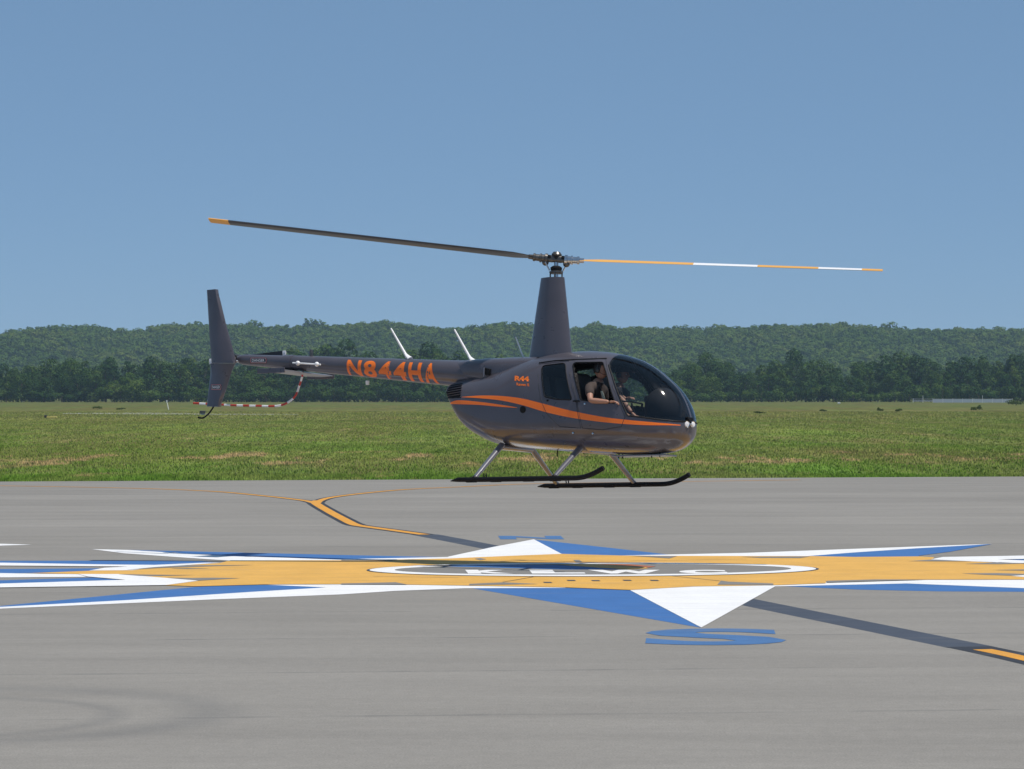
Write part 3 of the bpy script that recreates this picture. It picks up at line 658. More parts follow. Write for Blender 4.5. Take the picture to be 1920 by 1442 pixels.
fW, fT, fB, fC, fU, fL = [pchip(HX, k) for k in (HW, HT, HB, HC, NU, NL)]
def halfw(x, z):
    x = float(x); w = float(fW(x)); c = float(fC(x))
    if z > c: h = (z - c) / max(1e-6, float(fT(x)) - c); n = float(fU(x))
    else: h = (c - z) / max(1e-6, c - float(fB(x))); n = float(fL(x))
    return w * max(0.0, 1 - min(1, h) ** n) ** (1 / n)
def H(px, py):
    """pixel -> (x, z) on the near flank of the hull"""
    ly = -.6
    for _ in range(12):
        q = P(px, py, ly); ly = .4 * ly - .6 * halfw(q.x, q.z)
    return (q.x, q.z)
def inpoly(x, z, poly):
    c = np.zeros(x.shape, bool); n = len(poly)
    for i in range(n):
        x1, z1 = poly[i]; x2, z2 = poly[(i + 1) % n]
        if z1 == z2: continue
        k = ((z1 > z) != (z2 > z)) & (x < (x2 - x1) * (z - z1) / (z2 - z1) + x1); c ^= k
    return c
def roundp(pts, r=.35, n=5):
    """round the corners of a closed (x,z) polygon by a share r of the shorter side"""
    out = []; m = len(pts); Q = [Vector(p) for p in pts]
    for i in range(m):
        a, b, c = Q[i - 1], Q[i], Q[(i + 1) % m]; k = min((a - b).length, (c - b).length) * r
        p = b + (a - b).normalized() * k; q = b + (c - b).normalized() * k
        for j in range(n + 1):
            t = j / n; v = p * (1 - t) ** 2 + b * 2 * t * (1 - t) + q * t * t; out.append((v.x, v.y))
    return out
win_rear = roundp([H(1016.5, 686), H(1060.5, 680.5), H(1072.5, 750), H(1040, 748.5), H(1021, 744)], .16)
win_door = roundp([H(1074, 680), H(1130.5, 679), H(1137, 700), H(1153.5, 756), H(1120, 754), H(1088.5, 750)], .14)
SILL = [H(1176.5, 779.5), H(1200, 782), H(1230, 786), H(1262, 789.3), H(1275, 790.2)]
POST = [H(1176.5, 779.5), H(1160, 740), H(1148, 705), H(1141.5, 684)]
pt = POST[-1]
bub = [(2.4, SILL[-1][1] - .012), (2.4, 2.2), (pt[0] + .03, 2.2), (pt[0] + .012, 1.82), (pt[0] - .004, 1.77)]
bubble = list(reversed(POST)) + SILL[1:] + bub
door_f = [H(1070, 675.5), H(1136, 673.5), H(1142, 700), H(1172, 782), H(1165, 800), H(1130, 806), H(1092, 803), H(1082, 752)]
door_r = [H(1011, 683), H(1067, 677), H(1080, 752), H(1089, 803), H(1050, 800), H(1025, 775), H(1014, 750)]
nX, nA = 430, 400
tx_ = np.concatenate([np.linspace(HX[0], 2.0, 350, endpoint=False), 2.0 + .200 * np.sin(np.linspace(0, math.pi / 2, 80))])
def section(xv, n, inset=0.0):
    a = np.linspace(-math.pi / 2, 1.5 * math.pi, n, endpoint=False)
    w_, t_, b_, c_ = fW(xv) - inset, fT(xv) - inset, fB(xv) + inset, fC(xv)
    s, co = np.sin(a), np.cos(a)
    nn = np.where(s > 0, float(fU(xv)), float(fL(xv)))
    y = w_ * np.sign(co) * np.abs(co) ** (2 / nn); z = np.where(s > 0, c_ + (t_ - c_) * np.abs(s) ** (2 / nn), c_ - (c_ - b_) * np.abs(s) ** (2 / nn))
    return np.stack([np.full(n, xv), y, z], 1)
HV = np.array([section(x, nA) for x in tx_])
KI, KJ = np.meshgrid(np.arange(len(tx_) - 1), np.arange(nA), indexing='ij'); KJ2 = (KJ + 1) % nA
quads = np.stack([KI * nA + KJ, (KI + 1) * nA + KJ, (KI + 1) * nA + KJ2, KI * nA + KJ2], -1).reshape(-1, 4)
flatV = HV.reshape(-1, 3); cen = flatV[quads].mean(1); cx, cy, cz = cen.T
reg = np.zeros(len(quads), int)
reg[inpoly(cx, cz, door_f)] = 1; reg[inpoly(cx, cz, door_r)] = 2
inwd = inpoly(cx, cz, win_door); inwr = inpoly(cx, cz, win_rear); reg[inwd] = 3; reg[inwr] = 4
gb = inpoly(cx, cz, bubble); reg[gb] = 5; reg[gb & (np.abs(cy) < .022)] = 6
def sub(name, sel, m, parent=heli, smooth=True, scale=0.0):
    q = quads[sel]; u, inv = np.unique(q, return_inverse=True); V = flatV[u].copy()
    if scale: V[:, 1] += np.sign(V[:, 1]) * scale
    o = quick(name, V, inv.reshape(-1, 4), 4, m, parent)
    bm = bmesh.new(); bm.from_mesh(o.data)
    bmesh.ops.recalc_face_normals(bm, faces=bm.faces); bm.to_mesh(o.data); bm.free()
    if smooth: o.data.polygons.foreach_set('use_smooth', np.ones(len(o.data.polygons), bool))
    return o
body = sub('fuselage', reg == 0, M_PAINT); body.modifiers.new('s', 'SOLIDIFY').thickness = .012; body.modifiers['s'].use_rim = False
# rear bulkhead of the engine bay
V = [tuple(v) for v in HV[0]]; mesh('rear_bulkhead', V, [tuple(range(nA))], M_BLK2, heli)
near, far_ = cy < 0, cy >= 0
doors = {}
for side in (near, far_):
    for k, nm, wk, wn in ((1, 'front_door', 3, 'door_window'), (2, 'rear_door', 4, 'door_window')):
        d = sub(nm, (reg == k) & side, M_PAINT, heli); sm_ = d.modifiers.new('s', 'SOLIDIFY'); sm_.thickness = .02; sm_.use_rim = False
        if not (k == 1 and side is near): sub(wn, (reg == wk) & side, M_CLEAR, d)
        doors[(k, bool(side is near))] = d
glass = [sub('windshield', (reg == 5) & s, M_GLASS) for s in (near, far_)]
bow = sub('windshield_bow', reg == 6, M_PAINT); sm_ = bow.modifiers.new('s', 'SOLIDIFY'); sm_.thickness = .02; sm_.use_rim = False

def on_hull(poly, off, side=-1):
    return [Vector((x, side * (halfw(x, z) + off), z)) for x, z in poly]
def dens(poly, n=6, closed=True):
    out = []; m = len(poly)
    for i in range(m if closed else m - 1):
        a = poly[i]; b = poly[(i + 1) % m]
        for k in range(n): out.append((a[0] + (b[0] - a[0]) * k / n, a[1] + (b[1] - a[1]) * k / n))
    if not closed: out.append(poly[-1])
    return out
def outline(name, poly, r, m, parent, side=-1, off=0.0, closed=True):
    p = on_hull(dens(poly, 3, closed), off, side)
    if closed: p.append(p[0])
    return MB().tube(p, r, 6, not closed).build(name, m, parent)
for sd in (-1, 1):
    nr = sd < 0
    outline('window_seal', win_door, .009, M_BLACK, doors[(1, nr)], sd); outline('window_seal', win_rear, .009, M_BLACK, doors[(2, nr)], sd)
    outline('windshield_seal', list(reversed(POST)) + SILL[1:] + [H(1283, 790.6), H(1289, 790.6)], .012, M_BLACK, heli, sd, 0, False)
    outline('door_gap', door_f, .007, M_GAP, heli, sd, -.002)
    outline('door_gap', door_r, .007, M_GAP, heli, sd, -.002)
    outline('roof_gutter', [H(1011, 680.5), H(1040, 676.5), H(1075, 674.5), H(1138, 672.2)], .010, M_BLACK, heli, sd, .002, False)
# stripes: thin vinyl following the hull
def ribbon(name, up, lo, m, side, off=.003, n=10, parent=heli):
    U = catmull([Vector((*H(a, b), 0)) for a, b in up], n); L = catmull([Vector((*H(a, b), 0)) for a, b in lo], n); V = []; nz = 6
    for u, l in zip(U, L):
        for j in range(nz + 1):
            q = u.lerp(l, j / nz); V.append((q.x, side * (halfw(q.x, q.y) + off), q.y))
    Fc = [(i * (nz + 1) + j, i * (nz + 1) + j + 1, (i + 1) * (nz + 1) + j + 1, (i + 1) * (nz + 1) + j) for i in range(len(U) - 1) for j in range(nz)]
    o = mesh(name, V, Fc, m, parent, True); return o
up1 = [(866, 744.3), (899.7, 741.8), (939.5, 742.5), (979, 747.2), (1019, 757), (1059, 767.4), (1099, 776), (1139, 783), (1178.6, 787.6), (1218, 791.2), (1276, 796.6)]
lo1 = [(866, 744.8), (899.7, 746.8), (939.5, 751), (979, 759.6), (1019, 771.6), (1059, 781), (1099, 787.6), (1139, 792.4), (1178.6, 795.6), (1218, 797.4), (1276, 798.0)]
up2 = [(844.5, 755.4), (860, 750.6), (899.7, 753.6), (939.5, 759), (970, 764)]
lo2 = [(844.5, 757.8), (860, 758), (899.7, 759.4), (939.5, 763), (970, 764.8)]
for sd in (-1, 1):
    ribbon('orange_stripe', up1, lo1, M_ORANGE, sd); ribbon('orange_stripe', up2, lo2, M_ORANGE, sd)
# filler cap, small fittings
c = H(980.5, 768); cp = Vector((c[0], -halfw(*c), c[1]))
MB().lathe([(0, -.01), (.047, -.01), (.050, .008), (.030, .012), (0, .010)], cp, (-.1, -1, -.05)).build('fuel_port', M_BLACK, heli)
for (a, b) in ((1097, 757.5), (1027, 751), (1112, 813), (1075, 812)):
    c = H(a, b); cp = Vector((c[0], -halfw(*c), c[1])); MB().lathe([(0, -.01), (.014, -.01), (.014, .014), (0, .016)], cp, (0, -1, 0), 12).build('latch', M_STEEL if a != 1027 else M_BLACK, heli)
c = H(1081, 752); cp = Vector((c[0], -halfw(*c) - .012, c[1])); MB().box(cp, (.10, .02, .022)).build('door_handle', M_BLACK, doors[(1, True)], bev=.004)
# louvres in the rear quarter
lq = [H(868, 718), H(863.5, 746), H(839.5, 751), H(838.5, 733), H(846, 722)]
sub('louvre_recess', inpoly(cx, cz, lq) & near, M_BLACK, heli, True, .004)
for i in range(6):
    t = (i + .5) / 6; a = (H(867.4 - 3.5 * t, 719.5 + 26 * t)); b = (H(843 - 3.5 * min(1, t * 2), 723.5 + 26.5 * t))
    pa = Vector((a[0], -halfw(*a) - .008, a[1])); pb = Vector((b[0], -halfw(*b) - .008, b[1]))
    MB().tube([pa, (pa + pb) / 2 + Vector((0, -.004, 0)), pb], .009, 6, True, .5).build('louvre_slat', M_PAINT, heli)

# cabin lining and interior
def lining():
    V = []; Fc = []; xs_ = np.linspace(-.12, 2.17, 90); n = 150
    for x in xs_: V.append(section(x, n, .035 if x < 1.9 else .02))
    V = np.array(V); q = []
    for i in range(len(xs_) - 1):
        for j in range(n):
            j2 = (j + 1) % n; c = (V[i, j] + V[i + 1, j2]) / 2; X, Z = np.array([c[0]]), np.array([c[2]])
            if c[2] > .9 and (inpoly(X, Z, bubble)[0] or inpoly(X, Z, win_door)[0] or inpoly(X, Z, win_rear)[0]): continue
            q.append((i * n + j, (i + 1) * n + j, (i + 1) * n + j2, i * n + j2))
    q.append(tuple(range(n))); return mesh('cabin_lining', V.reshape(-1, 3), q, M_LIN, heli, True)
lining()
MB().box((.72, 0, .62), (1.7, .86, .03)).build('cabin_floor', M_LIN, heli, smooth=False)
def seat(x, y, rec=.12):
    s = empty('seat', (x, y, 0)); s.parent = heli
    MB().box((.12, 0, .86), (.50, .48, .14)).build('cushion', M_SEAT, s, bev=.04); MB().box((-.17, 0, 1.19), (.11, .48, .72), Matrix.Rotation(-rec, 3, 'Y')).build('backrest', M_SEAT, s, bev=.04)
    MB().box((.1, 0, .71), (.46, .46, .18)).build('seat_base', M_LIN, s)
for y in (-.30, .30): seat(.78, y); seat(.10, y)
# rear bench trim catching the light through the rear window
for sd in (-1, 1): MB().box((.33, sd * .52, 1.16), (.42, .05, .05), Matrix.Rotation(.35, 3, 'Y')).build('window_ledge', M_TAN, heli, bev=.01)
# instrument console with a rounded hood
MB().ball((1.76, -.02, 1.05), (.25, .31, .28), 28, 20).build('instrument_hood', mat('hood_vinyl', (.018, .018, .022), .8, spec=.2), heli)
MB().box((1.62, 0, 1.0), (.10, .42, .44), Matrix.Rotation(-.15, 3, 'Y')).build('instrument_panel', M_BLK2, heli, bev=.03); MB().box((1.66, 0, .76), (.34, .22, .3)).build('console_pedestal', M_BLK2, heli, bev=.03)
MB().tube([(1.32, 0, .66), (1.30, 0, .95), (1.24, 0, 1.13)], .014, 8).build('cyclic_stick', M_BLACK, heli)
MB().tube([(1.24, -.32, 1.14), (1.23, 0, 1.15), (1.24, .32, 1.14)], .012, 8).build('cyclic_bar', M_BLACK, heli)
for sd in (-1, 1): MB().tube([(1.24, sd * .32, 1.14), (1.22, sd * .33, 1.04)], .018, 8).build('cyclic_grip', M_BLACK, heli)

# landing lights in the nose
MB().ball((2.13, -.04, .79), (.055, .12, .055), 20, 12).build('light_housing', M_STEEL, heli)
hp = P(1287, 795.5, -.3)
for ly_ in np.linspace(-.45, 0, 200):
    hp = P(1287, 795.5, float(ly_))
    if halfw(hp.x, hp.z) >= -ly_: break
for lp, la in ((hp, Vector((.80, -.60, 0))), (P(1298.5, 796, -.035), Vector((.97, -.20, 0)))):
    l = MB(); l.lathe([(0, -.06), (.040, -.06), (.048, .006), (.044, .016), (.038, .012), (0, .010)], lp, la, 20); o = l.build('landing_light', M_STEEL, heli)
    MB().lathe([(0, 0), (.037, 0), (.030, .012), (0, .018)], lp + la * .010, la, 20).build('lens', M_WHT, o)
MB().box(P(1293, 785.5, -.05) - Vector((.01, 0, 0)), (.07, .15, .045)).build('light_cowl', M_BLACK, heli, bev=.01)

# --- tail boom
BOOM = [((-.3), 1.53, .235), (-1.0, 1.585, .215), (-1.5, 1.625, .20), (-1.8, 1.652, .187), (-3.0, 1.757, .152), (-4.0, 1.845, .125), (-4.58, 1.895, .110)]
b = MB(); b.tube([(x, 0, z) for x, z, r in BOOM], [r for x, z, r in BOOM], 40).build('tail_boom', M_PAINT, heli)
t = MB(); t.tube([(-4.56, 0, 1.893), (-4.60, 0, 1.897), (-4.72, 0, 1.905)], [.118, .119, .112], 36).build('boom_collar', M_PAINT, heli)
t = MB(); t.tube([(-4.70, 0, 1.905), (-5.3, 0, 1.955), (-5.50, 0, 1.972), (-5.60, 0, 1.98)], [.102, .086, .078, .05], 36).build('tail_cone', M_PAINT, heli)
def boom_at(x):
    X = [b[0] for b in BOOM][::-1]; return float(np.interp(x, X + [], [b[1] for b in BOOM][::-1])) if x > -4.58 else 1.895 + (-4.58 - x) * .083, (float(np.interp(x, X, [b[2] for b in BOOM][::-1])) if x > -4.58 else .100 - (-4.72 - x) * .026)
for xx in (-2.05, -2.75, -3.45, -4.1):
    z, r = boom_at(xx); MB().tube([(xx - .012, 0, z), (xx + .012, 0, z - .001)], r + .0015, 40).build('boom_rivet_band', M_PAINT, heli)
# small block and strap under the collar
MB().box((-4.60, -.02, 1.80), (.16, .12, .07)).build('boom_bracket', M_BLACK, heli, bev=.01)
# upper deck fairing between boom and mast, with the air scoop
dk = MB(); ring = []
for x, wy, zt_, zb_ in ((-1.72, .10, 1.80, 1.60), (-1.45, .20, 1.825, 1.5), (-1.1, .26, 1.835, 1.45), (-.6, .31, 1.835, 1.4), (-.2, .30, 1.83, 1.4)):
    ring.append([(x, wy * math.copysign(abs(math.cos(a)) ** .7, math.cos(a)), (zt_ + zb_) / 2 + (zt_ - zb_) / 2 * math.copysign(abs(math.sin(a)) ** .7, math.sin(a))) for a in np.linspace(0, 2 * math.pi, 32, endpoint=False)])
Vd = [v for r_ in ring for v in r_]; dk.add(Vd, [(i * 32 + k, i * 32 + (k + 1) % 32, (i + 1) * 32 + (k + 1) % 32, (i + 1) * 32 + k) for i in range(4) for k in range(32)] + [tuple(range(32))]); dk.build('deck_fairing', M_PAINT, heli)
q = P(914, 697, -.28); MB().box(q, (.10, .05, .10), Matrix.Rotation(.2, 3, 'Y')).build('air_scoop', M_BLACK, heli, bev=.01)
q = P(908, 698, -.30); MB().box(q, (.016, .03, .13)).build('scoop_lip', M_STRUT, heli, bev=.004)

# registration wrapped round the boom
def wrap_text(body, px0, px1, a0, a1, m, name, side=-1, gap=.035):
    u0, u1 = P(px0, 690, -.13).x, P(px1, 700, -.15).x; n = len(body); wds = {'N': 1.15, '1': .6}; tot = sum(wds.get(c, 1) for c in body); x = u0
    for ch in body:
        wd = (u1 - u0) * wds.get(ch, 1) / tot; me = text_mesh(ch, .035, 8)
        for v in me.vertices:
            X = x + wd * (.08 + .84 * v.co.x); a = a0 + (a1 - a0) * v.co.y; z, r = boom_at(X); r += .002
            v.co = (X, side * r * math.cos(a), z + r * math.sin(a))
        o = link(name, me, m, heli, True); x += wd
wrap_text('N844HA', 648, 822, R(-66), R(42), M_ORANGE_TXT, 'registration_letter')
def flank_text(body, c0, c1, c2, m, name, bold, cuts=3, par=heli):
    """text on the hull flank; c0 lower left, c1 lower right, c2 upper left, in pixels"""
    me = text_mesh(body, bold, cuts); a, b, c = Vector(H(*c0)), Vector(H(*c1)), Vector(H(*c2))
    for v in me.vertices:
        q = a + (b - a) * v.co.x + (c - a) * v.co.y; v.co = (q.x, -halfw(q.x, q.y) - .003, q.y)
    return link(name, me, m, par)
flank_text('R44', (965, 714), (992.5, 715.5), (965.5, 704.5), M_ORANGE_TXT, 'model_letters', .05)
flank_text('Raven II', (969, 723), (992.5, 724.5), (968.5, 717.5), M_ORANGE_TXT, 'model_letters', .03)

# --- fin
def slab(name, poly, ly, th, m, taper=.35, parent=heli):
    """an aerofoil slab: outline poly (x,z), thickness th, edges thinned"""
    n = len(poly); c = sum((Vector(p) for p in poly), Vector((0, 0))) / n; V = []
    for s in (-1, 1):
        V += [(p[0], ly + s * th * .10, p[1]) for p in poly]
        V += [((p[0] * .84 + c.x * .16) if False else p[0] + (spine(p[1], poly) - p[0]) * .28, ly + s * th * .5, p[1]) for p in poly]
    Fc = []
    for s in (0, 1):
        o = s * 2 * n
        Fc += [(o + i, o + (i + 1) % n, o + n + (i + 1) % n, o + n + i) for i in range(n)]; Fc.append(tuple(o + n + i for i in range(n)))
    Fc += [(i, 2 * n + i, 2 * n + (i + 1) % n, (i + 1) % n) for i in range(n)]
    b = MB(); b.add(V, Fc); return b.build(name, m, parent)
def spine(z, poly):
    xs_ = []
    for i in range(len(poly)):
        a, b = poly[i], poly[(i + 1) % len(poly)]
        if (a[1] - z) * (b[1] - z) <= 0 and a[1] != b[1]: xs_.append(a[0] + (b[0] - a[0]) * (z - a[1]) / (b[1] - a[1]))
    return (min(xs_) * .45 + max(xs_) * .55) if xs_ else poly[0][0]
def xz(pts, ly): return [(P(a, b, ly).x, P(a, b, ly).z) for a, b in pts]
FY = -.13
slab('upper_fin', xz([(388.3, 544.3), (406.4, 542.6), (412, 560), (424, 610), (441.5, 673), (441.2, 681), (397.3, 681), (394, 640), (391, 590)], FY), FY, .075, M_PAINT)
slab('lower_fin', xz([(397.3, 681.6), (441.2, 681.6), (434, 697), (424, 730), (416.5, 751), (411.5, 763), (388.3, 762.6), (391, 735), (395, 705)], FY), FY, .07, M_PAINT)
p0, p1 = P(440, 677, -.1), P(452, 678, 0); MB().tube([p0, p1], .02, 10).build('fin_mount', M_STEEL, heli)
def panel_text(px, py, wpx, hpx, ly, side_fn):
    a = P(px - wpx / 2, py, ly)
    g = empty('danger_label', (0, 0, 0)); g.parent = heli
    c = side_fn(px, py); ux = side_fn(px + wpx / 2, py) - side_fn(px - wpx / 2, py); uz = side_fn(px, py - hpx / 2) - side_fn(px, py + hpx / 2); nrm = Vector((0, -1, 0))
    def quadp(s, off, m, nm, hexa=True):
        pts = [(-.5, 0), (-.46, .5), (.46, .5), (.5, 0), (.46, -.5), (-.46, -.5)]
        return mesh(nm, [tuple(c + ux * a_ * s[0] + uz * b_ * s[1] + nrm * off) for a_, b_ in pts], [tuple(range(6))], m, g)
    quadp((1, 1), .0015, M_REDP, 'label_ring'); quadp((.95, .84), .003, M_WHT, 'label_border'); quadp((.93, .76), .0045, M_BLK2, 'label_ground')
    me = text_mesh('DANGER', .01)
    for v in me.vertices: v.co = c + ux * (v.co.x - .5) * .76 + uz * (v.co.y - .5) * .5 + nrm * .006
    link('label_letters', me, M_WHT, g)
def fin_side(px, py): return P(px, py, FY - .040)
def cone_side(px, py): return P(px, py, -.096)
panel_text(405.2, 726, 19.5, 10, FY, fin_side); panel_text(484.5, 675.8, 31, 10, -.1, cone_side)
# tail skid
MB().tube(catmull([P(402, 760, FY), P(397, 768, FY), P(391, 776, FY), P(383, 782.5, FY), P(378, 784, FY), P(371.5, 782.8, FY)], 5), .013, 8).build('tail_skid', M_BLACK, heli)
# stabiliser: one flat aerofoil through the boom
sc_ = P(552, 700, 0); cx0, cz0 = sc_.x, sc_.z; b = MB(); prof = [(-.24, 0), (-.14, .014), (0, .022), (.16, .020), (.225, .006), (.225, -.006), (.16, -.014), (0, -.016), (-.14, -.008)]
V = [(cx0 + a, y, cz0 + h) for y in (-.58, .70) for a, h in prof]; n = len(prof); b.add(V, [(i, (i + 1) % n, n + (i + 1) % n, n + i) for i in range(n)] + [tuple(range(n)), tuple(range(n, 2 * n))])
stb = b.build('stabiliser', mat('stabiliser_paint', (.22, .22, .24), .35, .3, .3), heli)
MB().box((cx0 - .01, -.59, cz0), (.50, .02, .075)).build('stabiliser_tip', M_PAINT, heli, bev=.006)
MB().box((cx0 - .01, .71, cz0), (.50, .02, .075)).build('stabiliser_tip', M_PAINT, heli, bev=.006)
# tail rotor on the far side
tc = P(464.5, 671, .36); MB().tube([(tc.x, .0, tc.z), (tc.x, .40, tc.z)], .035, 12).build('tail_rotor_shaft', M_DSTEEL, heli)
MB().ball((tc.x, .12, tc.z - .03), (.10, .10, .06)).build('tail_gearbox', M_DSTEEL, heli); MB().lathe([(0, -.04), (.06, -.04), (.06, .05), (.02, .08), (0, .08)], (tc.x, .36, tc.z), (0, 1, 0)).build('tail_rotor_hub', M_DSTEEL, heli)
for s in (-1, 1):
    tip = P(536, 662, .36) if s > 0 else P(392.5, 678, .36); dr = (tip - Vector((tc.x, .36, tc.z))); L_ = dr.length; dr.normalize(); up_ = Vector((0, 1, 0)).cross(dr)
    def bar(nm, r0, r1, m, ch):
        V = []
        for r_ in (r0, r1):
            for a_, h_ in ((-.5, 0), (0, .10), (.5, 0), (0, -.10)): V.append(Vector((tc.x, .36, tc.z)) + dr * r_ + up_ * (a_ * ch) + Vector((0, 1, 0)) * (h_ * ch))
        B = MB(); B.add(V, [(0, 1, 5, 4), (1, 2, 6, 5), (2, 3, 7, 6), (3, 0, 4, 7), (0, 1, 2, 3), (4, 5, 6, 7)]); return B.build(nm, m, tb)
    tb = empty('tail_rotor_blade'); tb.parent = heli
    bar('blade_span', .10, L_ - .06, M_BLK2, .085); bar('blade_tip', L_ - .06, L_, M_WHT, .085)
# striped guard tube
gy = .33; gp_ = catmull([P(568, 697, .10), P(566, 708, .2), P(561, 724, gy), P(555, 740, gy), P(545, 751, gy), P(530, 759, gy), P(513, 761.5, gy), P(480, 761, gy), P(440, 760, gy), P(400, 758, gy), P(363, 756, gy)], 10)
ln = [0]
for a, b_ in zip(gp_, gp_[1:]): ln.append(ln[-1] + (b_ - a).length)
gt = empty('tail_rotor_guard'); gt.parent = heli; seg = ln[-1] / 21
def at_len(s):
    i = min(len(ln) - 2, max(0, int(np.searchsorted(ln, s)) - 1)); t = (s - ln[i]) / (ln[i + 1] - ln[i]); return gp_[i].lerp(gp_[i + 1], t)
for k in range(21):
    MB().tube([at_len(seg * (k + j / 4)) for j in range(5)], .0165, 10).build('guard_band', M_REDP if k % 2 == 0 else M_WHT, gt)
# towel-bar antenna with two bulbs
def rod(name, a, b_, r, m, par, n=10): return MB().tube([a, b_], r, n).build(name, m, par)
na = empty('navigation_antenna'); na.parent = heli
for px in (558.5, 594): q = P(px, 681 + (px - 558) * .055, -.20); MB().ball(q, .036, 16, 10).build('antenna_bulb', M_WHT, na); rod('antenna_stub', q, Vector((q.x, -.08, q.z)), .012, M_WHT, na)
rod('antenna_rod', P(549, 680.5, -.20), P(601, 683.6, -.20), .013, M_WHT, na)
# whip antennas
for (bx, by, tx2, ty2, r0, r1) in ((764, 671, 733, 616, .021, .012), (884, 676.5, 852, 618, .021, .013), (985, 680, 967, 632, .012, .009)):
    a = P(bx, by, 0); t2 = P(tx2, ty2, 0); wa = empty('whip_antenna'); wa.parent = heli
    MB().tube([a, a.lerp(t2, .2), t2], [r0 * 1.3, r0, r1], 10).build('antenna_rod', M_WHT, wa)
    MB().tube([a + Vector((.05, 0, -.02)), a + Vector((.0, 0, .02)), a.lerp(t2, .16)], [r0 * 3, r0 * 2.2, r0], 12, True, .6).build('antenna_foot', M_WHT, wa)
# beacon and small fittings along the boom
q = P(583.5, 668, 0); MB().lathe([(0, 0), (.03, 0), (.03, .07), (.022, .10), (0, .105)], q, (0, 0, 1), 14).build('beacon', M_DSTEEL, heli)
q = P(689, 714, 0); MB().lathe([(0, -.06), (.025, -.06), (.03, 0), (0, 0)], q, (0, 0, 1), 12).build('belly_beacon', M_WHT, heli)
q = P(1007, 674, -.2); MB().ball(q, (.04, .03, .02)).build('roof_vent', M_PAINT, heli); q = P(1074, 661.5, -.05); MB().ball(q, (.014, .014, .014)).build('roof_fitting', M_STEEL, heli)

# --- mast fairing
mf = MB(); n = 36; ringv = []
mb0, mt0 = P(1033, 676, 0), P(1036, 521, 0)
for t in np.linspace(0, 1, 10):
    y0 = 690 - 169 * t; wl = (989 if False else 988.5) + (1013.5 - 988.5) * t; wr = 1075.5 + (1058.5 - 1075.5) * t
    if t == 0: pass
    a, b_ = P(wl, y0, 0), P(wr, y0, 0); cxm = (a.x + b_.x) / 2; hl = (b_.x - a.x) / 2; hw = .17 - .055 * t; zz = (a.z + b_.z) / 2
    cs, sn = math.cos(R(31)), math.sin(R(31)); hl = math.sqrt(max(.01, (hl) ** 2 - (hw * math.tan(R(31))) ** 2 * .9))
    for k in range(n):
        q = 2 * math.pi * k / n; X = math.cos(q); Y = math.sin(q); X2 = X if X > 0 else X * 1.0
        ringv.append((cxm + hl * X2, hw * Y * (1 - .38 * max(0, -X)), zz))
mf.add(ringv, [(i * n + k, i * n + (k + 1) % n, (i + 1) * n + (k + 1) % n, (i + 1) * n + k) for i in range(9) for k in range(n)] + [tuple(range(9 * n, 10 * n))]); mf.build('mast_fairing', M_PAINT, heli)
# --- rotor head
hub = Vector((0, 0, 3.22)); top = P(1036, 521, 0)
rh = empty('rotor_head'); rh.parent = heli
ms = Vector((0, 0, 2.95)); MB().tube([(0, 0, 2.85), (0, 0, 3.2)], .032, 16).build('mast_shaft', M_STEEL, rh)
MB().lathe([(0, -.015), (.085, -.015), (.10, 0), (.10, .02), (.06, .035), (0, .035)], (0, 0, 3.03), (0, 0, 1), 28).build('swashplate', M_DSTEEL, rh)
MB().lathe([(0, -.02), (.08, -.02), (.085, .02), (.05, .045), (0, .045)], (0, 0, 3.085), (0.03, 0, 1), 28).build('swashplate', M_BLACK, rh)
for a in (.3, 1.9, 3.4, 5.0): MB().tube([(.085 * math.cos(a), .085 * math.sin(a), 2.93), (.088 * math.cos(a), .088 * math.sin(a), 3.05)], .011, 8).build('control_rod', M_DSTEEL, rh)
def tip_local(px, py, d): return W2L(((px - 960) / FPX * d, d, EYE + (HOR - py) / FPX * d))
TL = tip_local(393, 413.5, 43.15); TR = tip_local(1655, 507.5, 42.1)
axis = (TL - TR).normalized(); flapn = Vector((0, 0, 1)); flapn = (flapn - axis * flapn.dot(axis)).normalized(); sidev = axis.cross(flapn)
M3 = Matrix((axis, sidev, flapn)).transposed()
hb_ = MB(); hb_.box(hub + Vector((0, 0, .01)), (.34, .11, .10), M3); o = hb_.build('teeter_block', M_DSTEEL, rh, bev=.03)
for s in (-.10, 0, .10):
    MB().lathe([(0, -.068), (.026, -.068), (.030, 0), (.026, .068), (0, .068)], hub + axis * s + flapn * .03, sidev, 14).build('hinge_bolt', M_BLACK, rh)
MB().lathe([(0, 0), (.07, 0), (.075, .02), (.05, .055), (0, .06)], hub + flapn * .055, flapn, 24).build('hub_cap', M_DSTEEL, rh)
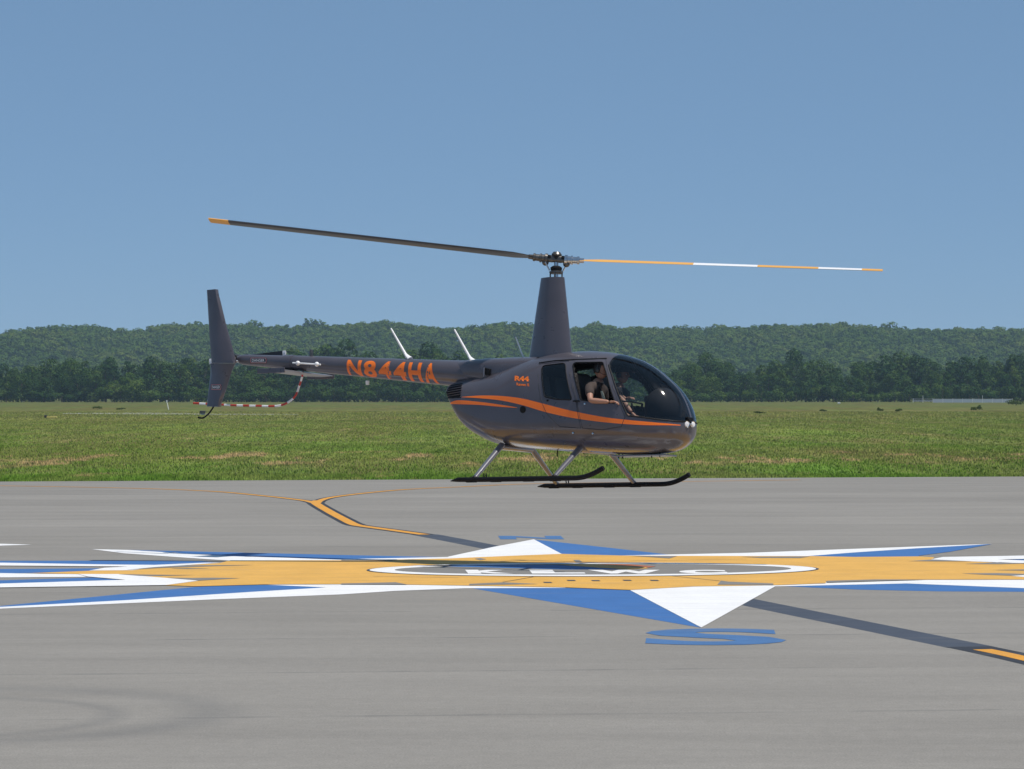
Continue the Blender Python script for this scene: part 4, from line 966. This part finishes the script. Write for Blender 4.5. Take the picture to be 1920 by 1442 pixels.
def blade(tip, sgn):
    sp = tip - hub; L_ = sp.length; s = sp.normalized(); up_ = (Vector((0, 0, 1)) - s * s.z).normalized(); ch0 = up_.cross(s)      # leading edge direction
    rb = empty('rotor_blade'); rb.parent = heli; pit0 = R(11.5)
    prof = [(.5, 0), (.42, .052), (.25, .075), (0, .066), (-.25, .036), (-.5, .004), (-.5, -.004), (-.25, -.022), (0, -.036), (.25, -.042), (.42, -.032)]
    n = len(prof); stn = [.34, .50, .62, 1.0, 1.5, 1.97, 2.4, 2.88, 3.3, 3.74, 4.2, L_ - .29, L_]
    def ring_(r):
        pit = pit0 - R(4.0) * r / 5; c = .254 if r > .6 else .12 + .134 * (r - .34) / .26; d = ch0 * math.cos(pit) + up_ * math.sin(pit); nn = s.cross(d) * -1
        if nn.dot(up_) < 0: nn = -nn
        droop = up_ * 0.0
        return [hub + s * r + droop + d * (a * c) + nn * (h * c) for a, h in prof]
    mats = [M_BLK2, BL_GOLD, BL_WHT]; V = []; Fc = []; mi = []
    for i, r in enumerate(stn): V += ring_(r)
    for i in range(len(stn) - 1):
        rm = (stn[i] + stn[i + 1]) / 2
        for k in range(n):
            Fc.append((i * n + k, i * n + (k + 1) % n, (i + 1) * n + (k + 1) % n, (i + 1) * n + k)); topf = k < 5
            if sgn > 0: cm = (2 if (1.97 < rm < 2.88 or 3.74 < rm < L_ - .29) else 1) if topf else 0
            else: cm = (1 if 0 < k < 5 and rm > 2.88 else 0)
            if rm > L_ - .29: cm = 1
            mi.append(cm)
    Fc += [tuple(range(n)), tuple(range((len(stn) - 1) * n, len(stn) * n))]; mi += [0, 1]
    b = MB(); b.V = [tuple(v) for v in V]; b.F = Fc; b.mi = mi; o = b.build('blade_skin', mats, rb)
    g = MB(); g.lathe([(0, .05), (.048, .05), (.048, .12), (.072, .125), (.075, .16), (.056, .17), (.056, .21), (.066, .215), (.066, .235), (.05, .24), (.05, .30), (.058, .305), (.058, .33), (.036, .34), (.034, .40), (0, .40)], hub, s, 24)
    g.build('blade_grip', M_STEEL if sgn > 0 else M_DSTEEL, rb)
    hz_ = hub + s * .15 - up_ * .055; MB().ball(hz_, .05).build('pitch_horn', M_DSTEEL, rb)
    MB().tube([hz_ + ch0 * .05, Vector((hz_.x * .6, hz_.y * .6, 3.06)) + ch0 * .06], .011, 8).build('pitch_link', M_STEEL, rb)
BL_GOLD = mat('blade_gold', (.72, .36, .06), .45); BL_WHT = mat('blade_white', (.78, .78, .78), .4)
blade(TR, 1); blade(TL, -1)

# --- skids
HT_ = 1.15
def skid(sd, tipp, heel):
    ly = sd * HT_; sk = empty('skid'); sk.parent = heli
    a, t_ = P(*heel, ly), P(*tipp, ly); zz = .035
    path = [(a.x, ly, a.z), (a.x + .12, ly, zz + .002), (-.5, ly, zz), (.6, ly, zz), (t_.x - .50, ly, zz), (t_.x - .39, ly, zz + .003), (t_.x - .27, ly, zz + .022), (t_.x - .13, ly, zz + .070), (t_.x, ly, zz + .135)]
    MB().tube([path[0]] + path[1:3] + path[3:4] + catmull(path[4:], 5), [.006, .033, .036, .036] + [.035] * 20 + [.032], 16).build('skid_tube', M_BLACK, sk)
    for X in (-.68, -.28, .25, .68): MB().box((X, ly, zz - .034), (.16, .045, .012)).build('wear_shoe', M_BLACK, sk, bev=.003)
    for X, top_, tn in ((-.64, P(928, 835, -.42), 0), (.65, P(1076, 840, -.42), 1)):
        tz = .50 if tn else .56
        top_p = Vector((X, sd * .40, tz)); foot = Vector((X + .01, ly, zz + .02))
        MB().tube([top_p, top_p.lerp(foot, .3), foot], [.050, .044, .034], 16, True, .8).build('strut', M_STRUT, sk); MB().lathe([(0, -.01), (.036, -.01), (.036, .02), (.0, .03)], foot, (top_p - foot), 14).build('strut_foot', M_BLK2, sk)
    for X in (-.47, -.43): MB().tube([(X, ly, zz + .02), (X - .01, ly, zz + .085)], .009, 6).build('wheel_pin', M_BLACK, sk)
skid(-1, (1131.5, 880.5), (845, 902)); skid(1, (1293, 893.5), (1008, 912.5))
for X in (-.64, .65): MB().tube([(X, -.42, .53 - .06 * (X > 0)), (X, .42, .53 - .06 * (X > 0))], .045, 14).build('cross_tube', M_STRUT, heli)
for X, y, h_ in ((.10, -.1, .09), (.62, -.25, .03), (1.10, -.1, .06), (1.16, -.1, .06), (1.62, -.1, .05), (1.75, -.1, .05)):
    zb_ = float(fB(X)); MB().tube([(X, y, zb_ + .02), (X, y, zb_ - h_)], .008, 6).build('belly_antenna', M_BLACK, heli)
kx = [(x, float(fB(x)) - .012) for x in np.linspace(-1.0, .55, 12)]
MB().box((1.45, 0, .385), (.85, .35, .02)).build('belly_panel', M_STRUT, heli, bev=.005)

# ================================================================== PEOPLE
SKIN = mat('skin', (.36, .19, .13), .55); SKIN.node_tree.nodes['Principled BSDF'].inputs['Subsurface Weight'].default_value = .05
HAIR = mat('dark_hair', (.018, .012, .009), .6); SHIRT1 = wear(mat('brown_shirt', (.065, .046, .040), .9), (.065, .046, .040), .3, 12); SHIRT2 = wear(mat('navy_shirt', (.022, .022, .032), .9), (.022, .022, .032), .25, 12)
TROU = wear(mat('khaki_cloth', (.12, .10, .07), .9), (.12, .10, .07), .25, 12); HSET = mat('headset_plastic', (.02, .02, .02), .4); STRAP = mat('belt_webbing', (.02, .02, .022), .7); LEMON = mat('pale_badge', (.7, .68, .5), .5)
def skin_mesh(name, nodes, edges, m, parent, sub_=2):
    """nodes: (x,y,z,rx,ry)"""
    me = bpy.data.meshes.new(name); me.from_pydata([n[:3] for n in nodes], edges, []); o = bpy.data.objects.new(name, me); COL.objects.link(o)
    o.modifiers.new('k', 'SKIN'); bpy.context.view_layer.update()
    for v, n in zip(me.skin_vertices[0].data, nodes): v.radius = (n[3], n[4] if len(n) > 4 else n[3])
    me.skin_vertices[0].data[0].use_root = True
    s = o.modifiers.new('u', 'SUBSURF'); s.levels = s.render_levels = sub_
    bpy.context.view_layer.update(); dg = bpy.context.evaluated_depsgraph_get(); nm = bpy.data.meshes.new_from_object(o.evaluated_get(dg)); bpy.data.objects.remove(o)
    return nm
def person(loc, label, shirt, arms, near):
    r = empty('person'); r.matrix_world = heli.matrix_world @ Matrix.Translation(loc); tag(r, label, 'person')
    N = [(0, 0, .10, .15, .11), (.02, 0, .24, .135, .10), (.05, 0, .40, .16, .105), (.07, 0, .52, .13, .09), (.082, 0, .59, .075, .070), (.105, 0, .65, .064, .064)]
    E_ = [(0, 1), (1, 2), (2, 3), (3, 4), (4, 5)]
    def chain(start, pts):
        p = start
        for q in pts: N.append(q); E_.append((p, len(N) - 1)); p = len(N) - 1
        return p
    for sd in (-1, 1):
        sh, el, wr, hd = arms[sd]
        chain(3, [(*sh, .062), (*[(a + b) / 2 for a, b in zip(sh, el)], .050), (*el, .042), (*[(a * .6 + b * .4) for a, b in zip(el, wr)], .040), (*wr, .026)])
        chain(0, [(.10, sd * .10, .07, .088), (.28, sd * .12, .10, .078), (.46, sd * .14, .12, .062), (.52, sd * .14, .02, .056), (.60, sd * .13, -.08, .042), (.64, sd * .12, -.15, .034), (.72, sd * .11, -.16, .028)])
    me1 = skin_mesh('b', N, E_, SKIN, None)
    parts = [me1]
    for sd in (-1, 1):                                   # hands: palm and five bent fingers
        sh, el, wr, hd = arms[sd]; w_ = Vector(wr); d = Vector(hd).normalized(); side = d.cross(Vector((0, 0, 1))).normalized(); dn = side.cross(d) * 1.0
        if dn.z > 0: dn = -dn
        n2 = [(*w_, .026, .020), (*(w_ + d * .045), .034, .017), (*(w_ + d * .08), .036, .015)]; e2 = [(0, 1), (1, 2)]
        for k, (o_, l_) in enumerate(((-.030, .060), (-.011, .070), (.009, .066), (.028, .052))):
            b0 = w_ + d * .085 + side * o_; c1 = .35 + .1 * k
            pts = [b0, b0 + d * l_ * .45 + dn * l_ * .12, b0 + d * l_ * .75 + dn * l_ * .38, b0 + d * l_ * .82 + dn * l_ * .7]; p = 2
            for q in pts: n2.append((*q, .0085)); e2.append((p, len(n2) - 1)); p = len(n2) - 1
        p = 1
        for q in (w_ + d * .055 - side * sd * -.045, w_ + d * .085 - side * sd * -.055 + dn * .015, w_ + d * .105 - side * sd * -.050 + dn * .03): n2.append((*q, .0095)); e2.append((p, len(n2) - 1)); p = len(n2) - 1
        parts.append(skin_mesh('h', n2, e2, SKIN, None, 2))
    bm = bmesh.new()
    for me in parts: bm.from_mesh(me)
    # head with brow, nose, lips, chin and ears, faces along +x
    hc = Vector((.125, 0, .757)); n, m_ = 40, 30; hv = []
    for i in range(m_ + 1):
        for k in range(n):
            th, ph = math.pi * i / m_, 2 * math.pi * k / n; X, Y, Z = math.sin(th) * math.cos(ph), math.sin(th) * math.sin(ph), math.cos(th)
            x, y, z = X * .098, Y * .076, Z * .122
            if Z < 0: y *= 1 + .25 * Z; x *= 1 + .10 * Z if X < 0 else 1
            if X > 0:
                f = max(0, X) ** 2
                x += f * (.030 * math.exp(-((Y / .16) ** 2) - ((Z + .12) / .16) ** 2)); x += f * .007 * math.exp(-((Z - .18) / .10) ** 2); x -= f * .009 * math.exp(-(((abs(Y) - .36) / .16) ** 2) - ((Z - .02) / .10) ** 2)
                x += f * (.010 * math.exp(-((Y / .3) ** 2) - ((Z + .46) / .07) ** 2)); x += f * .012 * math.exp(-((Y / .4) ** 2) - ((Z + .82) / .16) ** 2); x -= f * .004 * math.exp(-((Y / .3) ** 2) - ((Z + .36) / .04) ** 2)
            hv.append(bm.verts.new(hc + Vector((x, y, z))))
    for i in range(m_):
        for k in range(n):
            a = [hv[i * n + k], hv[(i + 1) * n + k], hv[(i + 1) * n + (k + 1) % n], hv[i * n + (k + 1) % n]]
            try: bm.faces.new(a)
            except ValueError: pass
    me = bpy.data.meshes.new('body'); bm.to_mesh(me); bm.free(); link('body', me, SKIN, r, True)
    # eyes and lips
    for s in (-1, 1): MB().ball(hc + Vector((.080, s * .030, .004)), (.012, .014, .010), 12, 8).build('eye', M_WHT, r); MB().ball(hc + Vector((.091, s * .031, .004)), .005, 8, 6).build('iris', HAIR, r)
    # clothes: slightly larger skin surfaces over the same joints
    SN = [(0, 0, .08, .155, .125), (.02, 0, .24, .150, .115), (.05, 0, .40, .175, .12), (.07, 0, .53, .135, .095), (.083, 0, .578, .072, .072)]; SE = [(0, 1), (1, 2), (2, 3), (3, 4)]
    for sd in (-1, 1):
        sh, el, wr, hd = arms[sd]; md = [(a * .35 + b * .65) for a, b in zip(sh, el)]; mid = [(a * .7 + b * .3) for a, b in zip(sh, el)]
        SN += [(*sh, .076), (*mid, .070), (*md, .066)]; k = len(SN); SE += [(3, k - 3), (k - 3, k - 2), (k - 2, k - 1)]
    link('shirt', skin_mesh('s', SN, SE, shirt, None), shirt, r, True)
    TN = [(0, 0, .06, .165, .13), ]; TE = []
    for sd in (-1, 1): TN += [(.11, sd * .10, .07, .10), (.28, sd * .12, .10, .092), (.44, sd * .14, .12, .078)]; k = len(TN); TE += [(0, k - 3), (k - 3, k - 2), (k - 2, k - 1)]
    link('shorts', skin_mesh('t', TN, TE, TROU, None), TROU, r, True)
    # hair, cap, headset
    hb2 = MB()
    if near:
        V = []; n = 24
        for i in range(9):
            for k in range(n):
                th = .62 * math.pi * i / 8; ph = 2 * math.pi * k / n; cut = 1.0 if math.cos(ph) < .3 else (.60 if math.cos(ph) < .75 else .50); th *= cut
                V.append((hc.x - .008 + .108 * math.sin(th) * math.cos(ph), .086 * math.sin(th) * math.sin(ph), hc.z + .012 + .124 * math.cos(th)))
        hb2.add(V, [(i * n + k, (i + 1) * n + k, (i + 1) * n + (k + 1) % n, i * n + (k + 1) % n) for i in range(8) for k in range(n)]); hb2.build('hair', HAIR, r)
    else:
        V = []; n = 24
        for i in range(9):
            for k in range(n):
                th = .5 * math.pi * i / 8; ph = 2 * math.pi * k / n
                V.append((hc.x + .108 * math.sin(th) * math.cos(ph), .087 * math.sin(th) * math.sin(ph), hc.z + .035 + .105 * math.cos(th)))
        hb2.add(V, [(i * n + k, (i + 1) * n + k, (i + 1) * n + (k + 1) % n, i * n + (k + 1) % n) for i in range(8) for k in range(n)])
        for i in range(6): pass
        hb2.box((hc.x + .135, 0, hc.z + .038), (.11, .13, .010), Matrix.Rotation(.12, 3, 'Y')); hb2.build('cap', HAIR, r)
    hs = empty('headset'); hs.parent = r
    for s in (-1, 1): MB().ball((hc.x - .005, s * .088, hc.z - .005), (.036, .026, .044), 16, 10).build('ear_cup', HSET, hs)
    MB().tube([(hc.x - .005, .092 * math.cos(a), hc.z + .02 + .128 * math.sin(a)) for a in np.linspace(0, math.pi, 13)], .010, 8).build('headband', HSET, hs)
    MB().tube([(hc.x + .02, -.095, hc.z - .03), (hc.x + .09, -.085, hc.z - .07), (hc.x + .125, -.03, hc.z - .062)], .005, 6).build('microphone_boom', HSET, hs)
    MB().tube([(.0, -.13, .60), (.10, -.13, .54), (.175, -.06, .40), (.16, .06, .22), (.13, .12, .10)] if False else [(-.03, -.12, .57), (.08, -.125, .60), (.165, -.09, .50), (.19, -.02, .36), (.16, .08, .18)], .012, 8, True, .5).build('seat_belt', STRAP, r)
    return r, hc
# near seat: right arm on the sill, elbow out
e1 = P(1107, 751, -.655); h1 = P(1142, 753.5, -.64); L1 = Vector((.79, -.30, .825))
A1_ = {-1: ((.06, -.215, .50), tuple(e1 - L1), tuple(h1 - L1), (.95, .1, .02)), 1: ((.06, .19, .50), (.06, .27, .24), (.30, .16, .18), (1, 0, -.1))}
pr, hc = person(L1, 'person in a brown shirt and headset, bare arm on the open door window sill', SHIRT1, A1_, True)
MB().box((.205, -.085, .40), (.02, .04, .12), Matrix.Rotation(-.35, 3, 'Y')).build('white_card', LEMON, pr, bev=.004)
e2 = Vector((.98, .12, 1.10)); L2 = Vector((.80, .30, .80)); g2 = Vector((1.18, -.0, 1.13))
q1, q2, q3, q4 = P(1163, 744, .02), P(1184, 773, -.06), P(1160, 742, .45), P(1173, 748, .10)
A2_ = {-1: ((.06, -.205, .50), tuple(q1 - L2), tuple(q2 - L2), (.7, .1, -.6)), 1: ((.06, .205, .50), tuple(q3 - L2), tuple(q4 - L2), (1, -.2, .2))}
person(L2, 'person in a dark shirt, cap and headset seen through the windshield, hands forward', SHIRT2, A2_, False)

# ================================================================== HAZE
hm = bpy.data.materials.new('air'); hm.use_nodes = True; hm.node_tree.nodes.clear()
ho = hm.node_tree.nodes.new('ShaderNodeOutputMaterial'); hv = hm.node_tree.nodes.new('ShaderNodeVolumePrincipled')
hv.inputs['Color'].default_value = (.50, .70, 1.0, 1); hv.inputs['Density'].default_value = 0.00009; hv.inputs['Anisotropy'].default_value = 0.0
hm.node_tree.links.new(hv.outputs[0], ho.inputs['Volume'])
hb = MB().box((0, 1700, 49), (2 * 2600, 3740, 102)).build('haze', hm, smooth=False); hb['kind'] = 'stuff'; hb['label'] = 'thin blue summer haze over the airfield'
